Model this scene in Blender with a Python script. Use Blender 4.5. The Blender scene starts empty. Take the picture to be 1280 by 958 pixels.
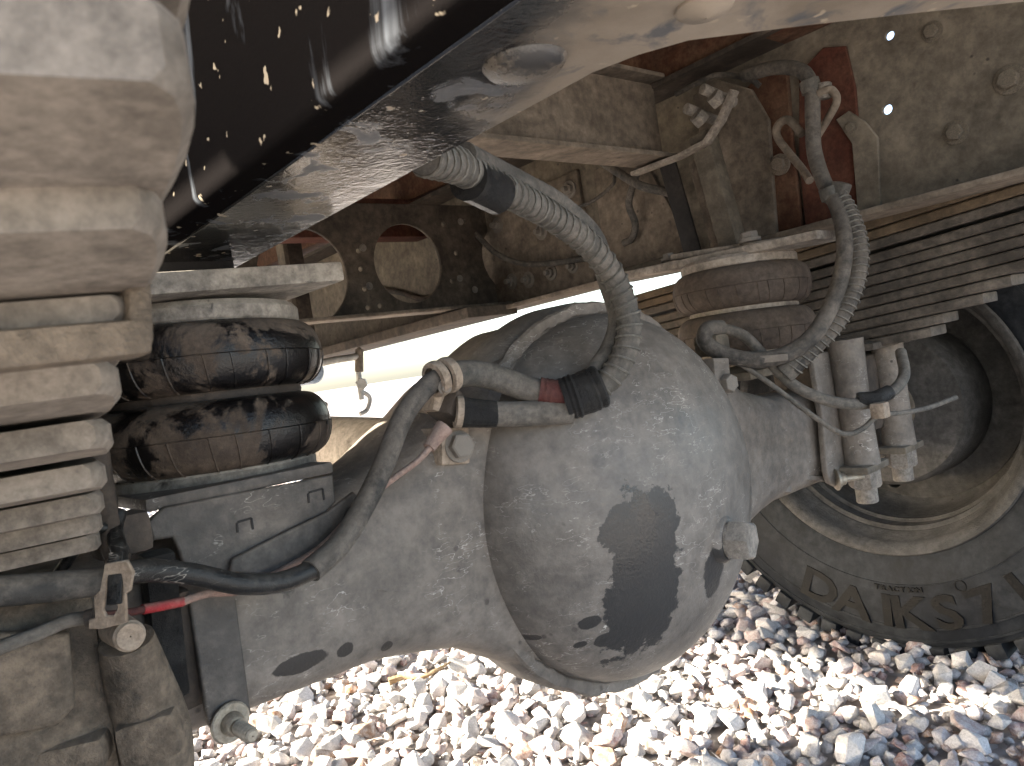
import bpy, bmesh, math, random
import numpy as np
from mathutils import Vector, Matrix, Quaternion
from mathutils import noise as mnoise
R = math.radians
random.seed(7); np.random.seed(7)
SC = bpy.context.scene
COL = SC.collection

# ------------------------------------------------------------------ camera, world, sun, exposure
CAM = Vector((0.0, 0.0, 0.69))
YAW, ROLL, FPX = R(41.0), math.atan(0.15), 967.0
PITCH = math.atan(29.0 / FPX)                       # looking slightly down
_fh = Vector((math.sin(YAW), math.cos(YAW), 0)); _rh = Vector((math.cos(YAW), -math.sin(YAW), 0)); _up = Vector((0, 0, 1))
_f = (_fh * math.cos(PITCH) - _up * math.sin(PITCH)).normalized()
_u = (_up * math.cos(PITCH) + _fh * math.sin(PITCH)).normalized()
CR = _rh * math.cos(ROLL) - _u * math.sin(ROLL)
CU = _rh * math.sin(ROLL) + _u * math.cos(ROLL)
CF = _f
cam_d = bpy.data.cameras.new('camera'); cam = bpy.data.objects.new('camera', cam_d); COL.objects.link(cam)
M = Matrix.Identity(4)
for i in range(3):
    M[i][0] = CR[i]; M[i][1] = CU[i]; M[i][2] = -CF[i]; M[i][3] = CAM[i]
cam.matrix_world = M
cam_d.sensor_width = 36; cam_d.lens = FPX / 1280 * 36; cam_d.clip_start = 0.005; cam_d.clip_end = 1000
cam_d.dof.use_dof = True; cam_d.dof.focus_distance = 1.0; cam_d.dof.aperture_fstop = 32
SC.camera = cam

SUN_EL, SUN_AZ = R(29.5), R(-60)                         # azimuth from +Y (truck's front) towards +X
world = bpy.data.worlds.new('World'); SC.world = world; world.use_nodes = True
wn = world.node_tree.nodes; wl = world.node_tree.links
sky = wn.new('ShaderNodeTexSky'); sky.sky_type = 'NISHITA'; sky.sun_disc = False
sky.sun_elevation = SUN_EL; sky.sun_rotation = SUN_AZ; sky.air_density = 0.8; sky.dust_density = 2.2; sky.ozone_density = 1.0
wn['Background'].inputs['Strength'].default_value = 0.15
wl.new(sky.outputs[0], wn['Background'].inputs[0])
sun_d = bpy.data.lights.new('sun', 'SUN'); sun_d.energy = 5.0; sun_d.angle = R(0.6); sun_d.color = (1, 0.95, 0.88)
sun = bpy.data.objects.new('sun', sun_d); COL.objects.link(sun)
sdir = Vector((math.sin(SUN_AZ) * math.cos(SUN_EL), math.cos(SUN_AZ) * math.cos(SUN_EL), math.sin(SUN_EL)))
sun.rotation_euler = sdir.to_track_quat('Z', 'Y').to_euler()
SC.view_settings.view_transform = 'Standard'; SC.view_settings.look = 'None'
SC.view_settings.exposure = 2.58; SC.view_settings.use_white_balance = True; SC.view_settings.white_balance_temperature = 7150; SC.view_settings.white_balance_tint = 7; SC.view_settings.gamma = 1.0; SC.view_settings.use_curve_mapping = False
SC.render.resolution_x = 1024; SC.render.resolution_y = 766

# ------------------------------------------------------------------ survey helpers: a sight line met with a real plane
def ray(px, py):
    return (CF + CR * ((px - 640) / FPX) + CU * ((479 - py) / FPX))
def atD(px, py, d): return CAM + ray(px, py) * d
def atX(px, py, X):
    r = ray(px, py); return CAM + r * ((X - CAM.x) / r.x)
def atY(px, py, Y):
    r = ray(px, py); return CAM + r * ((Y - CAM.y) / r.y)
def atZ(px, py, Z):
    r = ray(px, py); return CAM + r * ((Z - CAM.z) / r.z)
def proj(p):
    v = p - CAM; d = v.dot(CF)
    return 640 + FPX * v.dot(CR) / d, 479 - FPX * v.dot(CU) / d, d

# ------------------------------------------------------------------ materials
def nd(t, kind, **kw):
    n = t.nodes.new(kind)
    for k, v in kw.items(): setattr(n, k, v)
    return n
def ramp(t, src, stops):
    r = nd(t, 'ShaderNodeValToRGB'); e = r.color_ramp.elements
    while len(e) < len(stops): e.new(0.5)
    for i, (p, c) in enumerate(stops):
        e[i].position = p; e[i].color = (c, c, c, 1) if isinstance(c, (int, float)) else (*c, 1)
    t.links.new(src, r.inputs[0]); return r.outputs[0]
def mixc(t, fac, a, b, mode='MIX'):
    m = nd(t, 'ShaderNodeMix', data_type='RGBA', blend_type=mode)
    for i, v in ((0, fac), (6, a), (7, b)):
        if hasattr(v, 'is_linked'): t.links.new(v, m.inputs[i])
        elif isinstance(v, (int, float)): m.inputs[i].default_value = v if i == 0 else (v, v, v, 1)
        else: m.inputs[i].default_value = (*v, 1)
    return m.outputs[2]
def mth(t, op, a, b=0.0, c=0.0):
    m = nd(t, 'ShaderNodeMath', operation=op)
    for i, v in enumerate((a, b, c)):
        if hasattr(v, 'is_linked'): t.links.new(v, m.inputs[i])
        else: m.inputs[i].default_value = v
    return m.outputs[0]
def noise_n(t, co, scale, detail=6, rough=0.6, dist=0.0):
    n = nd(t, 'ShaderNodeTexNoise'); n.inputs['Scale'].default_value = scale; n.inputs['Detail'].default_value = detail
    n.inputs['Roughness'].default_value = rough; n.inputs['Distortion'].default_value = dist
    t.links.new(co, n.inputs['Vector']); return n.outputs['Fac']
def newmat(name):
    m = bpy.data.materials.new(name); m.use_nodes = True; t = m.node_tree
    return m, t, t.nodes['Principled BSDF']
MATS = {}
def dusty(name, base, dust, lo=0.4, hi=0.62, rough=0.7, dust_rough=0.95, metal=0.0, scale=9.0, bump=0.35, fleck=0.0,
          oil=None, oil_col=(0.006, 0.005, 0.005), oil_rough=0.12, spec=0.4, top=0.25, spots=0.0, stain=None, grain=0.45):
    """worn metal or rubber under a coat of dust; oil = (low, high, scale) adds wet black patches"""
    m, t, b = newmat(name)
    co = nd(t, 'ShaderNodeTexCoord').outputs['Object']
    n1 = noise_n(t, co, scale, 6, 0.66, 0.3); n2 = noise_n(t, co, scale * 9, 5, 0.7); n3 = noise_n(t, co, scale * 2.3, 5, 0.7, 0.8)
    geo = nd(t, 'ShaderNodeNewGeometry'); sx = nd(t, 'ShaderNodeSeparateXYZ'); t.links.new(geo.outputs['Normal'], sx.inputs[0])
    f = mth(t, 'ADD', n1, mth(t, 'MULTIPLY', mth(t, 'SUBTRACT', n2, 0.5), 0.35))
    f = mth(t, 'ADD', f, mth(t, 'MULTIPLY', mth(t, 'MAXIMUM', sx.outputs[2], 0.0), top))
    fac = ramp(t, f, [(lo, 0.0), (hi, 1.0)])
    col = mixc(t, fac, base, dust)
    col = mixc(t, 1.0, col, ramp(t, n3, [(0.25, 1 - grain), (0.6, 1.0), (0.85, 1.12)]), 'MULTIPLY')
    col = mixc(t, 1.0, col, ramp(t, n2, [(0.3, 0.72), (0.62, 1.08)]), 'MULTIPLY')
    rg = mth(t, 'ADD', mth(t, 'MULTIPLY', fac, dust_rough - rough), rough)
    hgt = mth(t, 'ADD', mth(t, 'MULTIPLY', n2, 0.6), mth(t, 'MULTIPLY', noise_n(t, co, scale * 45, 3, 0.6), 0.4))
    if fleck:
        # chipped pale scratches: stretched thin cells
        mp = nd(t, 'ShaderNodeMapping'); mp.inputs['Scale'].default_value = (55, 55, 150); mp.inputs['Rotation'].default_value = (0.2, 0.5, 0.3)
        t.links.new(co, mp.inputs[0])
        wob = noise_n(t, mp.outputs[0], 0.55, 3, 0.6)
        line = ramp(t, mth(t, 'ABSOLUTE', mth(t, 'SUBTRACT', wob, 0.5)), [(0.0, 1.0), (0.012, 0.0)])
        gate = ramp(t, noise_n(t, co, 14, 5, 0.7), [(0.60 - fleck * 0.1, 0.0), (0.70, 1.0)])
        col = mixc(t, mth(t, 'MULTIPLY', line, gate), col, (0.55, 0.51, 0.46))
    if spots:
        v = nd(t, 'ShaderNodeTexVoronoi'); v.inputs['Scale'].default_value = 42; t.links.new(co, v.inputs['Vector'])
        sp = ramp(t, mth(t, 'ADD', v.outputs['Distance'], mth(t, 'MULTIPLY', n2, 0.25)), [(0.20, 1.0), (0.27, 0.0)])
        sp = mth(t, 'MULTIPLY', sp, ramp(t, noise_n(t, co, 7, 2), [(0.5, 0.0), (0.6, spots)]))
        col = mixc(t, sp, col, (0.05, 0.042, 0.036))
    if stain:
        for (c, rad, warp, colr, edge) in stain:
            wv = noise_n(t, co, 38, 5, 0.65)
            vm = nd(t, 'ShaderNodeVectorMath', operation='SUBTRACT'); t.links.new(co, vm.inputs[0]); vm.inputs[1].default_value = c
            vs = nd(t, 'ShaderNodeVectorMath', operation='DIVIDE'); t.links.new(vm.outputs[0], vs.inputs[0]); vs.inputs[1].default_value = rad
            ln = nd(t, 'ShaderNodeVectorMath', operation='LENGTH'); t.links.new(vs.outputs[0], ln.inputs[0])
            d = mth(t, 'ADD', ln.outputs['Value'], mth(t, 'MULTIPLY', mth(t, 'SUBTRACT', wv, 0.5), warp))
            mk = ramp(t, d, [(1.0 - edge, 1.0), (1.0, 0.0)])
            col = mixc(t, mk, col, colr)
            rg = mth(t, 'SUBTRACT', rg, mth(t, 'MULTIPLY', mk, 0.1))
    if oil:
        on = noise_n(t, co, oil[2], 8, 0.68, 0.6)
        om = ramp(t, on, [(oil[0], 0.0), (oil[1], 1.0)])
        col = mixc(t, om, col, oil_col)
        rg = mth(t, 'ADD', mth(t, 'MULTIPLY', om, mth(t, 'SUBTRACT', oil_rough, rg)), rg)
    bp = nd(t, 'ShaderNodeBump'); bp.inputs['Strength'].default_value = bump; bp.inputs['Distance'].default_value = 0.004
    t.links.new(hgt, bp.inputs['Height']); t.links.new(bp.outputs[0], b.inputs['Normal'])
    t.links.new(col, b.inputs['Base Color']); t.links.new(rg, b.inputs['Roughness'])
    b.inputs['Metallic'].default_value = metal; b.inputs['Specular IOR Level'].default_value = spec
    MATS[name] = m; return m

DUST = (0.36, 0.31, 0.265)
dusty('frame_brown', (0.115, 0.09, 0.068), (0.29, 0.235, 0.186), 0.32, 0.70, scale=7, spots=0.7)
dusty('frame_grey', (0.12, 0.10, 0.077), (0.245, 0.205, 0.16), 0.32, 0.72, scale=6, spots=1.0, oil=(0.66, 0.74, 9), oil_rough=0.5, oil_col=(0.03, 0.025, 0.02))
dusty('press_brown', (0.055, 0.042, 0.032), (0.165, 0.13, 0.10), 0.38, 0.70, scale=7, spots=0.6)
dusty('frame_dark', (0.045, 0.035, 0.028), (0.13, 0.10, 0.08), 0.42, 0.72, scale=8)
dusty('rust', (0.09, 0.033, 0.016), (0.16, 0.092, 0.058), 0.40, 0.7, scale=11, rough=0.85)
dusty('rust_red', (0.08, 0.02, 0.011), (0.13, 0.055, 0.034), 0.42, 0.72, scale=14, rough=0.85)
dusty('floor_under', (0.05, 0.034, 0.022), (0.13, 0.095, 0.065), 0.4, 0.75, scale=3)
dusty('pale_metal', (0.18, 0.15, 0.125), (0.38, 0.33, 0.28), 0.34, 0.6, scale=14)
dusty('pale_oily', (0.16, 0.14, 0.12), (0.38, 0.34, 0.29), 0.36, 0.6, scale=12, oil=(0.58, 0.63, 17), oil_rough=0.3, oil_col=(0.035, 0.03, 0.026))
_bs = [(tuple(atY(a_, b_, .62)), (r1, .2, r2), 1.0, (0.04, 0.034, 0.03), .1) for a_, b_, r1, r2 in ((372, 828, .03, .008), (428, 812, .008, .006), (483, 808, .006, .005), (348, 700, .012, .03))]
dusty('axle_paint', (0.145, 0.124, 0.107), (0.235, 0.20, 0.17), 0.34, 0.72, rough=0.5, dust_rough=0.8, scale=7, fleck=1.0, spots=0.9, grain=.28, stain=_bs)
dusty('bracket_black', (0.06, 0.053, 0.048), (0.175, 0.15, 0.13), 0.38, 0.70, rough=0.5, dust_rough=0.75, scale=8, fleck=0.3)
dusty('black_strap', (0.02, 0.018, 0.018), (0.06, 0.05, 0.045), 0.5, 0.78, scale=12)
dusty('casting', (0.07, 0.056, 0.043), (0.21, 0.162, 0.12), 0.38, 0.66, scale=13, bump=0.8, grain=.5, oil=(0.56, 0.66, 11), oil_rough=0.55, oil_col=(0.06, 0.055, 0.05))
dusty('leaf_dust', (0.12, 0.10, 0.083), (0.245, 0.21, 0.177), 0.30, 0.60, scale=22, bump=0.10, grain=.3, oil=(0.60, 0.72, 20), oil_rough=0.85, oil_col=(0.10, 0.083, 0.068))
dusty('leaf_grey', (0.06, 0.05, 0.042), (0.155, 0.13, 0.108), 0.36, 0.66, scale=12, spots=0.4)
dusty('leaf_tan', (0.09, 0.062, 0.038), (0.15, 0.108, 0.07), 0.36, 0.66, scale=10)
dusty('bellows_oily', (0.06, 0.043, 0.033), (0.125, 0.095, 0.072), 0.36, 0.64, scale=12, rough=0.8, oil=(0.49, 0.54, 14), oil_rough=0.28)
dusty('bellows_dust', (0.058, 0.042, 0.034), (0.125, 0.098, 0.079), 0.36, 0.66, scale=14, rough=0.75)
dusty('hose_rubber', (0.035, 0.033, 0.031), (0.155, 0.135, 0.117), 0.36, 0.60, scale=16, rough=0.6)
dusty('hose_black', (0.012, 0.012, 0.012), (0.06, 0.055, 0.05), 0.54, 0.72, scale=22, rough=0.28, dust_rough=0.6, fleck=1.0)
dusty('hose_sleeve', (0.065, 0.062, 0.055), (0.17, 0.15, 0.13), 0.34, 0.60, scale=18, rough=0.5)
dusty('tape_black', (0.012, 0.011, 0.011), (0.05, 0.045, 0.04), 0.5, 0.8, scale=30, rough=0.35, bump=0.8)
dusty('tape_red', (0.085, 0.016, 0.014), (0.12, 0.055, 0.045), 0.46, 0.74, scale=30, rough=0.6)
dusty('red_plastic', (0.40, 0.02, 0.028), (0.30, 0.13, 0.11), 0.46, 0.68, scale=40, rough=0.4)
dusty('clip_metal', (0.22, 0.16, 0.115), (0.40, 0.32, 0.25), 0.34, 0.6, scale=20)
dusty('connector', (0.30, 0.19, 0.155), (0.36, 0.27, 0.23), 0.36, 0.66, scale=25)
dusty('bolt_metal', (0.17, 0.15, 0.13), (0.34, 0.30, 0.26), 0.34, 0.62, scale=30, rough=0.55, metal=0.2)
dusty('bright_stud', (0.45, 0.42, 0.36), (0.40, 0.34, 0.27), 0.4, 0.7, scale=40, rough=0.35, dust_rough=0.6, metal=0.8)
dusty('coil_wire', (0.14, 0.135, 0.12), (0.26, 0.24, 0.21), 0.4, 0.7, scale=30, rough=0.45, metal=0.3)
dusty('rim_dirt', (0.05, 0.046, 0.043), (0.115, 0.108, 0.102), 0.36, 0.68, scale=9, spots=0.9, bump=0.7, grain=.5)
dusty('tyre_rubber', (0.018, 0.020, 0.024), (0.046, 0.049, 0.053), 0.42, 0.74, scale=7, spec=0.14, rough=0.5, dust_rough=0.8, bump=0.25)
dusty('tyre_letter', (0.004, 0.004, 0.005), (0.008, 0.008, 0.008), 0.5, 0.8, scale=20, rough=0.3, spec=0.2)
dusty('light_paint', (0.55, 0.53, 0.50), (0.42, 0.37, 0.32), 0.4, 0.7, scale=10, rough=0.5)
dusty('blue_paint', (0.35, 0.42, 0.52), (0.42, 0.4, 0.38), 0.5, 0.8, scale=10, rough=0.5)
dusty('straw', (0.30, 0.18, 0.09), (0.45, 0.33, 0.2), 0.4, 0.7, scale=60, rough=0.8)

def oily_rail(name='oily_rail', base_r=0.075, spec=1.0):
    """black paint soaked with oil; dry dusty paint survives towards the rear inner edge; splashes of mud"""
    m, t, b = newmat(name); co = nd(t, 'ShaderNodeTexCoord').outputs['Object']
    s = nd(t, 'ShaderNodeSeparateXYZ'); t.links.new(co, s.inputs[0])
    n1 = noise_n(t, co, 9, 8, 0.6, 0.4); n2 = noise_n(t, co, 40, 6, 0.65); n3 = noise_n(t, co, 260, 3, 0.6)
    # dust where x - 0.55*y is large (the gusset side)
    g = mth(t, 'ADD', mth(t, 'SUBTRACT', s.outputs[0], mth(t, 'MULTIPLY', s.outputs[1], 0.62)), mth(t, 'MULTIPLY', mth(t, 'SUBTRACT', n1, 0.5), 0.16))
    dm = ramp(t, g, [(0.075, 0.0), (0.11, 1.0)])
    dustc = mixc(t, ramp(t, n1, [(0.35, 0.0), (0.65, 1.0)]), (0.20, 0.165, 0.13), (0.33, 0.28, 0.23))
    col = mixc(t, dm, (0.008, 0.007, 0.007), dustc)
    # mud splashes and wiped streaks running down the web
    mp = nd(t, 'ShaderNodeMapping'); mp.inputs['Scale'].default_value = (30, 30, 7); t.links.new(co, mp.inputs[0])
    st = ramp(t, noise_n(t, mp.outputs[0], 1.0, 5, 0.6, 0.5), [(0.55, 0.0), (0.66, 1.0)])
    col = mixc(t, mth(t, 'MULTIPLY', st, 0.85), col, (0.085, 0.092, 0.105))
    sp = ramp(t, noise_n(t, co, 70, 3, 0.5), [(0.665, 0.0), (0.70, 1.0)])
    col = mixc(t, sp, col, (0.36, 0.30, 0.23))
    rg = mth(t, 'ADD', mth(t, 'MULTIPLY', mth(t, 'MAXIMUM', mth(t, 'MAXIMUM', dm, sp), st), 0.5), base_r)
    bp = nd(t, 'ShaderNodeBump'); bp.inputs['Strength'].default_value = 0.4; bp.inputs['Distance'].default_value = 0.003
    t.links.new(mth(t, 'ADD', mth(t, 'MULTIPLY', n2, 0.45), mth(t, 'MULTIPLY', n3, 0.2)), bp.inputs['Height'])
    t.links.new(bp.outputs[0], b.inputs['Normal']); t.links.new(col, b.inputs['Base Color']); t.links.new(rg, b.inputs['Roughness'])
    b.inputs['Specular IOR Level'].default_value = spec
    if spec > .5:
        b.inputs['IOR'].default_value = 1.75; t.links.new(mth(t, 'SUBTRACT', 0.8, mth(t, 'MULTIPLY', mth(t, 'MAXIMUM', dm, sp), 0.72)), b.inputs['Specular IOR Level'])
    MATS[name] = m
dusty('wet_dark', (0.03, 0.027, 0.025), (0.20, 0.165, 0.13), 0.45, 0.7, rough=0.12, dust_rough=0.5, scale=30, spec=0.9)
oily_rail(); oily_rail('oily_web', 0.5, 0.0)

def stone_mat():
    m, t, b = newmat('stone'); geo = nd(t, 'ShaderNodeNewGeometry'); co = geo.outputs['Position']; oi = nd(t, 'ShaderNodeObjectInfo')
    rnd = mth(t, 'FRACT', mth(t, 'ADD', geo.outputs['Random Per Island'], oi.outputs['Random']))
    col = ramp(t, rnd, [(0.0, (0.36, 0.34, 0.33)), (0.2, (0.52, 0.50, 0.48)), (0.45, (0.64, 0.62, 0.61)), (0.66, (0.58, 0.52, 0.505)),
                        (0.80, (0.42, 0.32, 0.30)), (0.89, (0.28, 0.16, 0.15)), (0.93, (0.33, 0.22, 0.19)), (0.972, (0.36, 0.19, 0.10)), (1.0, (0.24, 0.22, 0.20))])
    n1 = noise_n(t, co, 75, 6, 0.68); n2 = noise_n(t, co, 330, 4, 0.65)
    col = mixc(t, ramp(t, n1, [(0.40, 0.0), (0.64, 0.7)]), col, (0.66, 0.63, 0.615))
    col = mixc(t, 1.0, col, ramp(t, n2, [(0.3, 0.66), (0.65, 1.05)]), 'MULTIPLY')
    bp = nd(t, 'ShaderNodeBump'); bp.inputs['Strength'].default_value = 0.7; bp.inputs['Distance'].default_value = 0.004
    t.links.new(mth(t, 'ADD', n1, mth(t, 'MULTIPLY', n2, 0.35)), bp.inputs['Height']); t.links.new(bp.outputs[0], b.inputs['Normal'])
    t.links.new(col, b.inputs['Base Color']); b.inputs['Roughness'].default_value = 0.9; b.inputs['Specular IOR Level'].default_value = 0.25
    MATS['stone'] = m
stone_mat()
def ground_mat():
    m, t, b = newmat('ground'); co = nd(t, 'ShaderNodeTexCoord').outputs['Object']
    v = nd(t, 'ShaderNodeTexVoronoi'); v.inputs['Scale'].default_value = 26; t.links.new(co, v.inputs['Vector'])
    col = mixc(t, ramp(t, noise_n(t, co, 3, 5), [(0.35, 0.0), (0.7, 1.0)]), (0.46, 0.42, 0.40), (0.56, 0.53, 0.51))
    col = mixc(t, 1.0, col, ramp(t, v.outputs['Distance'], [(0.2, 1.0), (0.75, 0.55)]), 'MULTIPLY')
    bp = nd(t, 'ShaderNodeBump'); bp.inputs['Strength'].default_value = 1.0; bp.inputs['Distance'].default_value = 0.02; bp.invert = True
    t.links.new(v.outputs['Distance'], bp.inputs['Height']); t.links.new(bp.outputs[0], b.inputs['Normal'])
    t.links.new(col, b.inputs['Base Color']); b.inputs['Roughness'].default_value = 0.95
    MATS['ground'] = m
ground_mat()

# ------------------------------------------------------------------ mesh helpers
class MB:
    def __init__(s): s.v = []; s.f = []; s.smooth = []
    def add(s, verts, faces, smooth=True):
        o = len(s.v); s.v += [tuple(x) for x in verts]
        s.f += [tuple(i + o for i in f) for f in faces]; s.smooth += [smooth] * len(faces); return s
    def box(s, c, size, rot=None, bev=0.0):
        bm = bmesh.new(); bmesh.ops.create_cube(bm, size=1.0)
        bmesh.ops.scale(bm, vec=Vector(size), verts=bm.verts)
        if bev > 0: bmesh.ops.bevel(bm, geom=list(bm.edges), offset=min(bev, min(size) * 0.45), segments=2, affect='EDGES', profile=0.6)
        m = Matrix.Translation(Vector(c)) @ (rot.to_4x4() if rot is not None else Matrix.Identity(4))
        bmesh.ops.transform(bm, matrix=m, verts=bm.verts)
        bm.verts.index_update(); s.add([v.co for v in bm.verts], [[v.index for v in f.verts] for f in bm.faces], False); bm.free(); return s
    def bar(s, a, b, w, h, up=Vector((0, 0, 1)), bev=0.002):
        """box from a to b; w across, h along `up`"""
        a = Vector(a); b = Vector(b); d = (b - a); L = d.length; d.normalize()
        sd = d.cross(up).normalized(); u2 = sd.cross(d).normalized()
        rot = Matrix((sd, d, u2)).transposed()
        return s.box((a + b) / 2, (w, L, h), rot, bev)
    def lathe(s, prof, origin, axis, n=32, smooth=True, cap=False, jit=0.0):
        axis = Vector(axis).normalized(); a = axis.orthogonal().normalized(); b = axis.cross(a)
        origin = Vector(origin); vs = []; fs = []; m = len(prof)
        for i in range(n):
            th = 2 * math.pi * i / n; dv = a * math.cos(th) + b * math.sin(th)
            for (r, h) in prof:
                j = 1 + (random.uniform(-jit, jit) if jit else 0)
                vs.append(origin + axis * h + dv * (r * j))
        for i in range(n):
            for k in range(m - 1):
                fs.append((i * m + k, ((i + 1) % n) * m + k, ((i + 1) % n) * m + k + 1, i * m + k + 1))
        if cap:
            fs.append(tuple(i * m for i in range(n))[::-1]); fs.append(tuple(i * m + m - 1 for i in range(n)))
        return s.add(vs, fs, smooth)
    def cyl(s, a, b, r, r2=None, n=20, bev=0.0015):
        a = Vector(a); b = Vector(b); L = (b - a).length; r2 = r if r2 is None else r2; e = min(bev, L * 0.3, r * 0.4)
        return s.lathe([(0.0005, 0), (r - e, 0), (r, e), (r2, L - e), (r2 - e, L), (0.0005, L)], a, b - a, n)
    def hexa(s, a, b, r):
        a = Vector(a); b = Vector(b); L = (b - a).length
        return s.lathe([(0.0003, 0), (r, 0), (r, L * 0.85), (r * 0.86, L), (0.0003, L)], a, b - a, 6, smooth=False)
    def tube(s, pts, r, n=12, res=8, caps=True, jit=0.0):
        P = smooth_path(pts, res); Fr = frames(P); vs = []; fs = []
        rr = r if callable(r) else (lambda u: r)
        for i, (p, (a, b)) in enumerate(zip(P, Fr)):
            q = rr(i / (len(P) - 1)) * (1 + (random.uniform(-jit, jit) if jit else 0))
            for k in range(n):
                th = 2 * math.pi * k / n; vs.append(p + a * (math.cos(th) * q) + b * (math.sin(th) * q))
        for i in range(len(P) - 1):
            for k in range(n): fs.append((i * n + k, i * n + (k + 1) % n, (i + 1) * n + (k + 1) % n, (i + 1) * n + k))
        if caps: fs.append(tuple(range(n))[::-1]); fs.append(tuple((len(P) - 1) * n + k for k in range(n)))
        return s.add(vs, fs, True)
    def build(s, name, mat, parent=None):
        me = bpy.data.meshes.new(name); me.from_pydata(s.v, [], s.f); me.update()
        bm = bmesh.new(); bm.from_mesh(me); bmesh.ops.recalc_face_normals(bm, faces=bm.faces); bm.to_mesh(me); bm.free()
        me.polygons.foreach_set('use_smooth', s.smooth)
        try: me.set_sharp_from_angle(angle=R(40))
        except Exception: pass
        me.materials.append(MATS[mat] if isinstance(mat, str) else mat)
        o = bpy.data.objects.new(name, me); COL.objects.link(o)
        if parent: o.parent = parent
        return o
def smooth_path(pts, res):
    P = [Vector(p) for p in pts]
    if len(P) == 2: return [P[0].lerp(P[1], i / res) for i in range(res + 1)]
    E = [P[0] * 2 - P[1]] + P + [P[-1] * 2 - P[-2]]; out = []
    for i in range(1, len(E) - 2):
        a, b, c, d = E[i - 1], E[i], E[i + 1], E[i + 2]
        for k in range(res):
            t = k / res
            out.append(0.5 * ((2 * b) + (c - a) * t + (2 * a - 5 * b + 4 * c - d) * t * t + (3 * b - a - 3 * c + d) * t ** 3))
    out.append(P[-1]); return out
def frames(P):
    T = [(P[min(i + 1, len(P) - 1)] - P[max(i - 1, 0)]).normalized() for i in range(len(P))]
    a = T[0].orthogonal().normalized(); out = []
    for i, t in enumerate(T):
        a = (a - t * a.dot(t)).normalized(); out.append((a, t.cross(a)))
    return out
def helix(pts, r, pitch, res=8, per=14):
    P = smooth_path(pts, res); L = [0.0]
    for i in range(1, len(P)): L.append(L[-1] + (P[i] - P[i - 1]).length)
    Fr = frames(P); out = []; n = int(L[-1] / pitch * per); j = 0
    for i in range(n + 1):
        d = L[-1] * i / n
        while j < len(L) - 2 and L[j + 1] < d: j += 1
        u = (d - L[j]) / max(1e-9, L[j + 1] - L[j]); p = P[j].lerp(P[j + 1], u)
        a = Fr[j][0].lerp(Fr[j + 1][0], u).normalized(); b = Fr[j][1].lerp(Fr[j + 1][1], u).normalized()
        th = 2 * math.pi * d / pitch; out.append(p + a * math.cos(th) * r + b * math.sin(th) * r)
    return out
def tube_raw(mb, P, r, n=5):
    Fr = frames(P); vs = []; fs = []
    for p, (a, b) in zip(P, Fr):
        for k in range(n):
            th = 2 * math.pi * k / n; vs.append(p + a * (math.cos(th) * r) + b * (math.sin(th) * r))
    for i in range(len(P) - 1):
        for k in range(n): fs.append((i * n + k, i * n + (k + 1) % n, (i + 1) * n + (k + 1) % n, (i + 1) * n + k))
    mb.add(vs, fs, True)
def plate(name, outline, holes, th, O, U, V, mat, parent=None, bev=0.0015):
    """flat plate: 2-D outline (and holes) in the plane O + u*U + v*V, thickness th along U x V, with eased edges"""
    cu = bpy.data.curves.new(name, 'CURVE'); cu.dimensions = '2D'; cu.fill_mode = 'BOTH'
    cu.extrude = max(th / 2 - bev, 1e-4); cu.bevel_depth = bev; cu.bevel_resolution = 1; cu.offset = -bev
    for pl in [outline] + holes:
        sp = cu.splines.new('POLY'); sp.points.add(len(pl) - 1); sp.use_cyclic_u = True
        for i, q in enumerate(pl): sp.points[i].co = (q[0], q[1], 0, 1)
    tmp = bpy.data.objects.new('tmp', cu)
    me = bpy.data.meshes.new_from_object(tmp); bpy.data.objects.remove(tmp); bpy.data.curves.remove(cu)
    U = Vector(U).normalized(); V = Vector(V); V = (V - U * V.dot(U)).normalized(); N = U.cross(V); O = Vector(O)
    Mx = Matrix((U, V, N)).transposed().to_4x4(); Mx.translation = O
    me.transform(Mx); me.materials.clear(); me.materials.append(MATS[mat]); me.name = name
    bm = bmesh.new(); bm.from_mesh(me); bmesh.ops.remove_doubles(bm, verts=bm.verts, dist=1e-5); bmesh.ops.recalc_face_normals(bm, faces=bm.faces); bm.to_mesh(me); bm.free()
    o = bpy.data.objects.new(name, me); COL.objects.link(o)
    if parent: o.parent = parent
    return o
def circ(cx, cy, r, n=28, ry=None): return [(cx + r * math.cos(2 * math.pi * i / n), cy + (ry or r) * math.sin(2 * math.pi * i / n)) for i in range(n)]
def plateX(name, pix, X, th, mat, parent=None, holes=(), bev=0.0015):
    """plate lying against the plane x = X (outline surveyed on that plane)"""
    q = [atX(a, b, X) for a, b in pix]
    return plate(name, [(p.y, p.z) for p in q], [circ(atX(a, b, X).y, atX(a, b, X).z, r) for a, b, r in holes], th, (X, 0, 0), (0, 1, 0), (0, 0, 1), mat, parent, bev)
def plateY(name, pix, Y, th, mat, parent=None, holes=(), bev=0.0015):
    q = [atY(a, b, Y) for a, b in pix]
    return plate(name, [(p.x, p.z) for p in q], [circ(atY(a, b, Y).x, atY(a, b, Y).z, r) for a, b, r in holes], th, (0, Y, 0), (1, 0, 0), (0, 0, 1), mat, parent, bev)
def empty(name, loc, label, cat, group=None):
    o = bpy.data.objects.new(name, None); COL.objects.link(o); o.empty_display_size = 0.05
    o['label'] = label; o['category'] = cat
    if group: o['group'] = group
    o['_base'] = list(loc); return o
def tag(o, label, cat, group=None):
    o['label'] = label; o['category'] = cat
    if group: o['group'] = group
    return o
_bolt = {}
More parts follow.
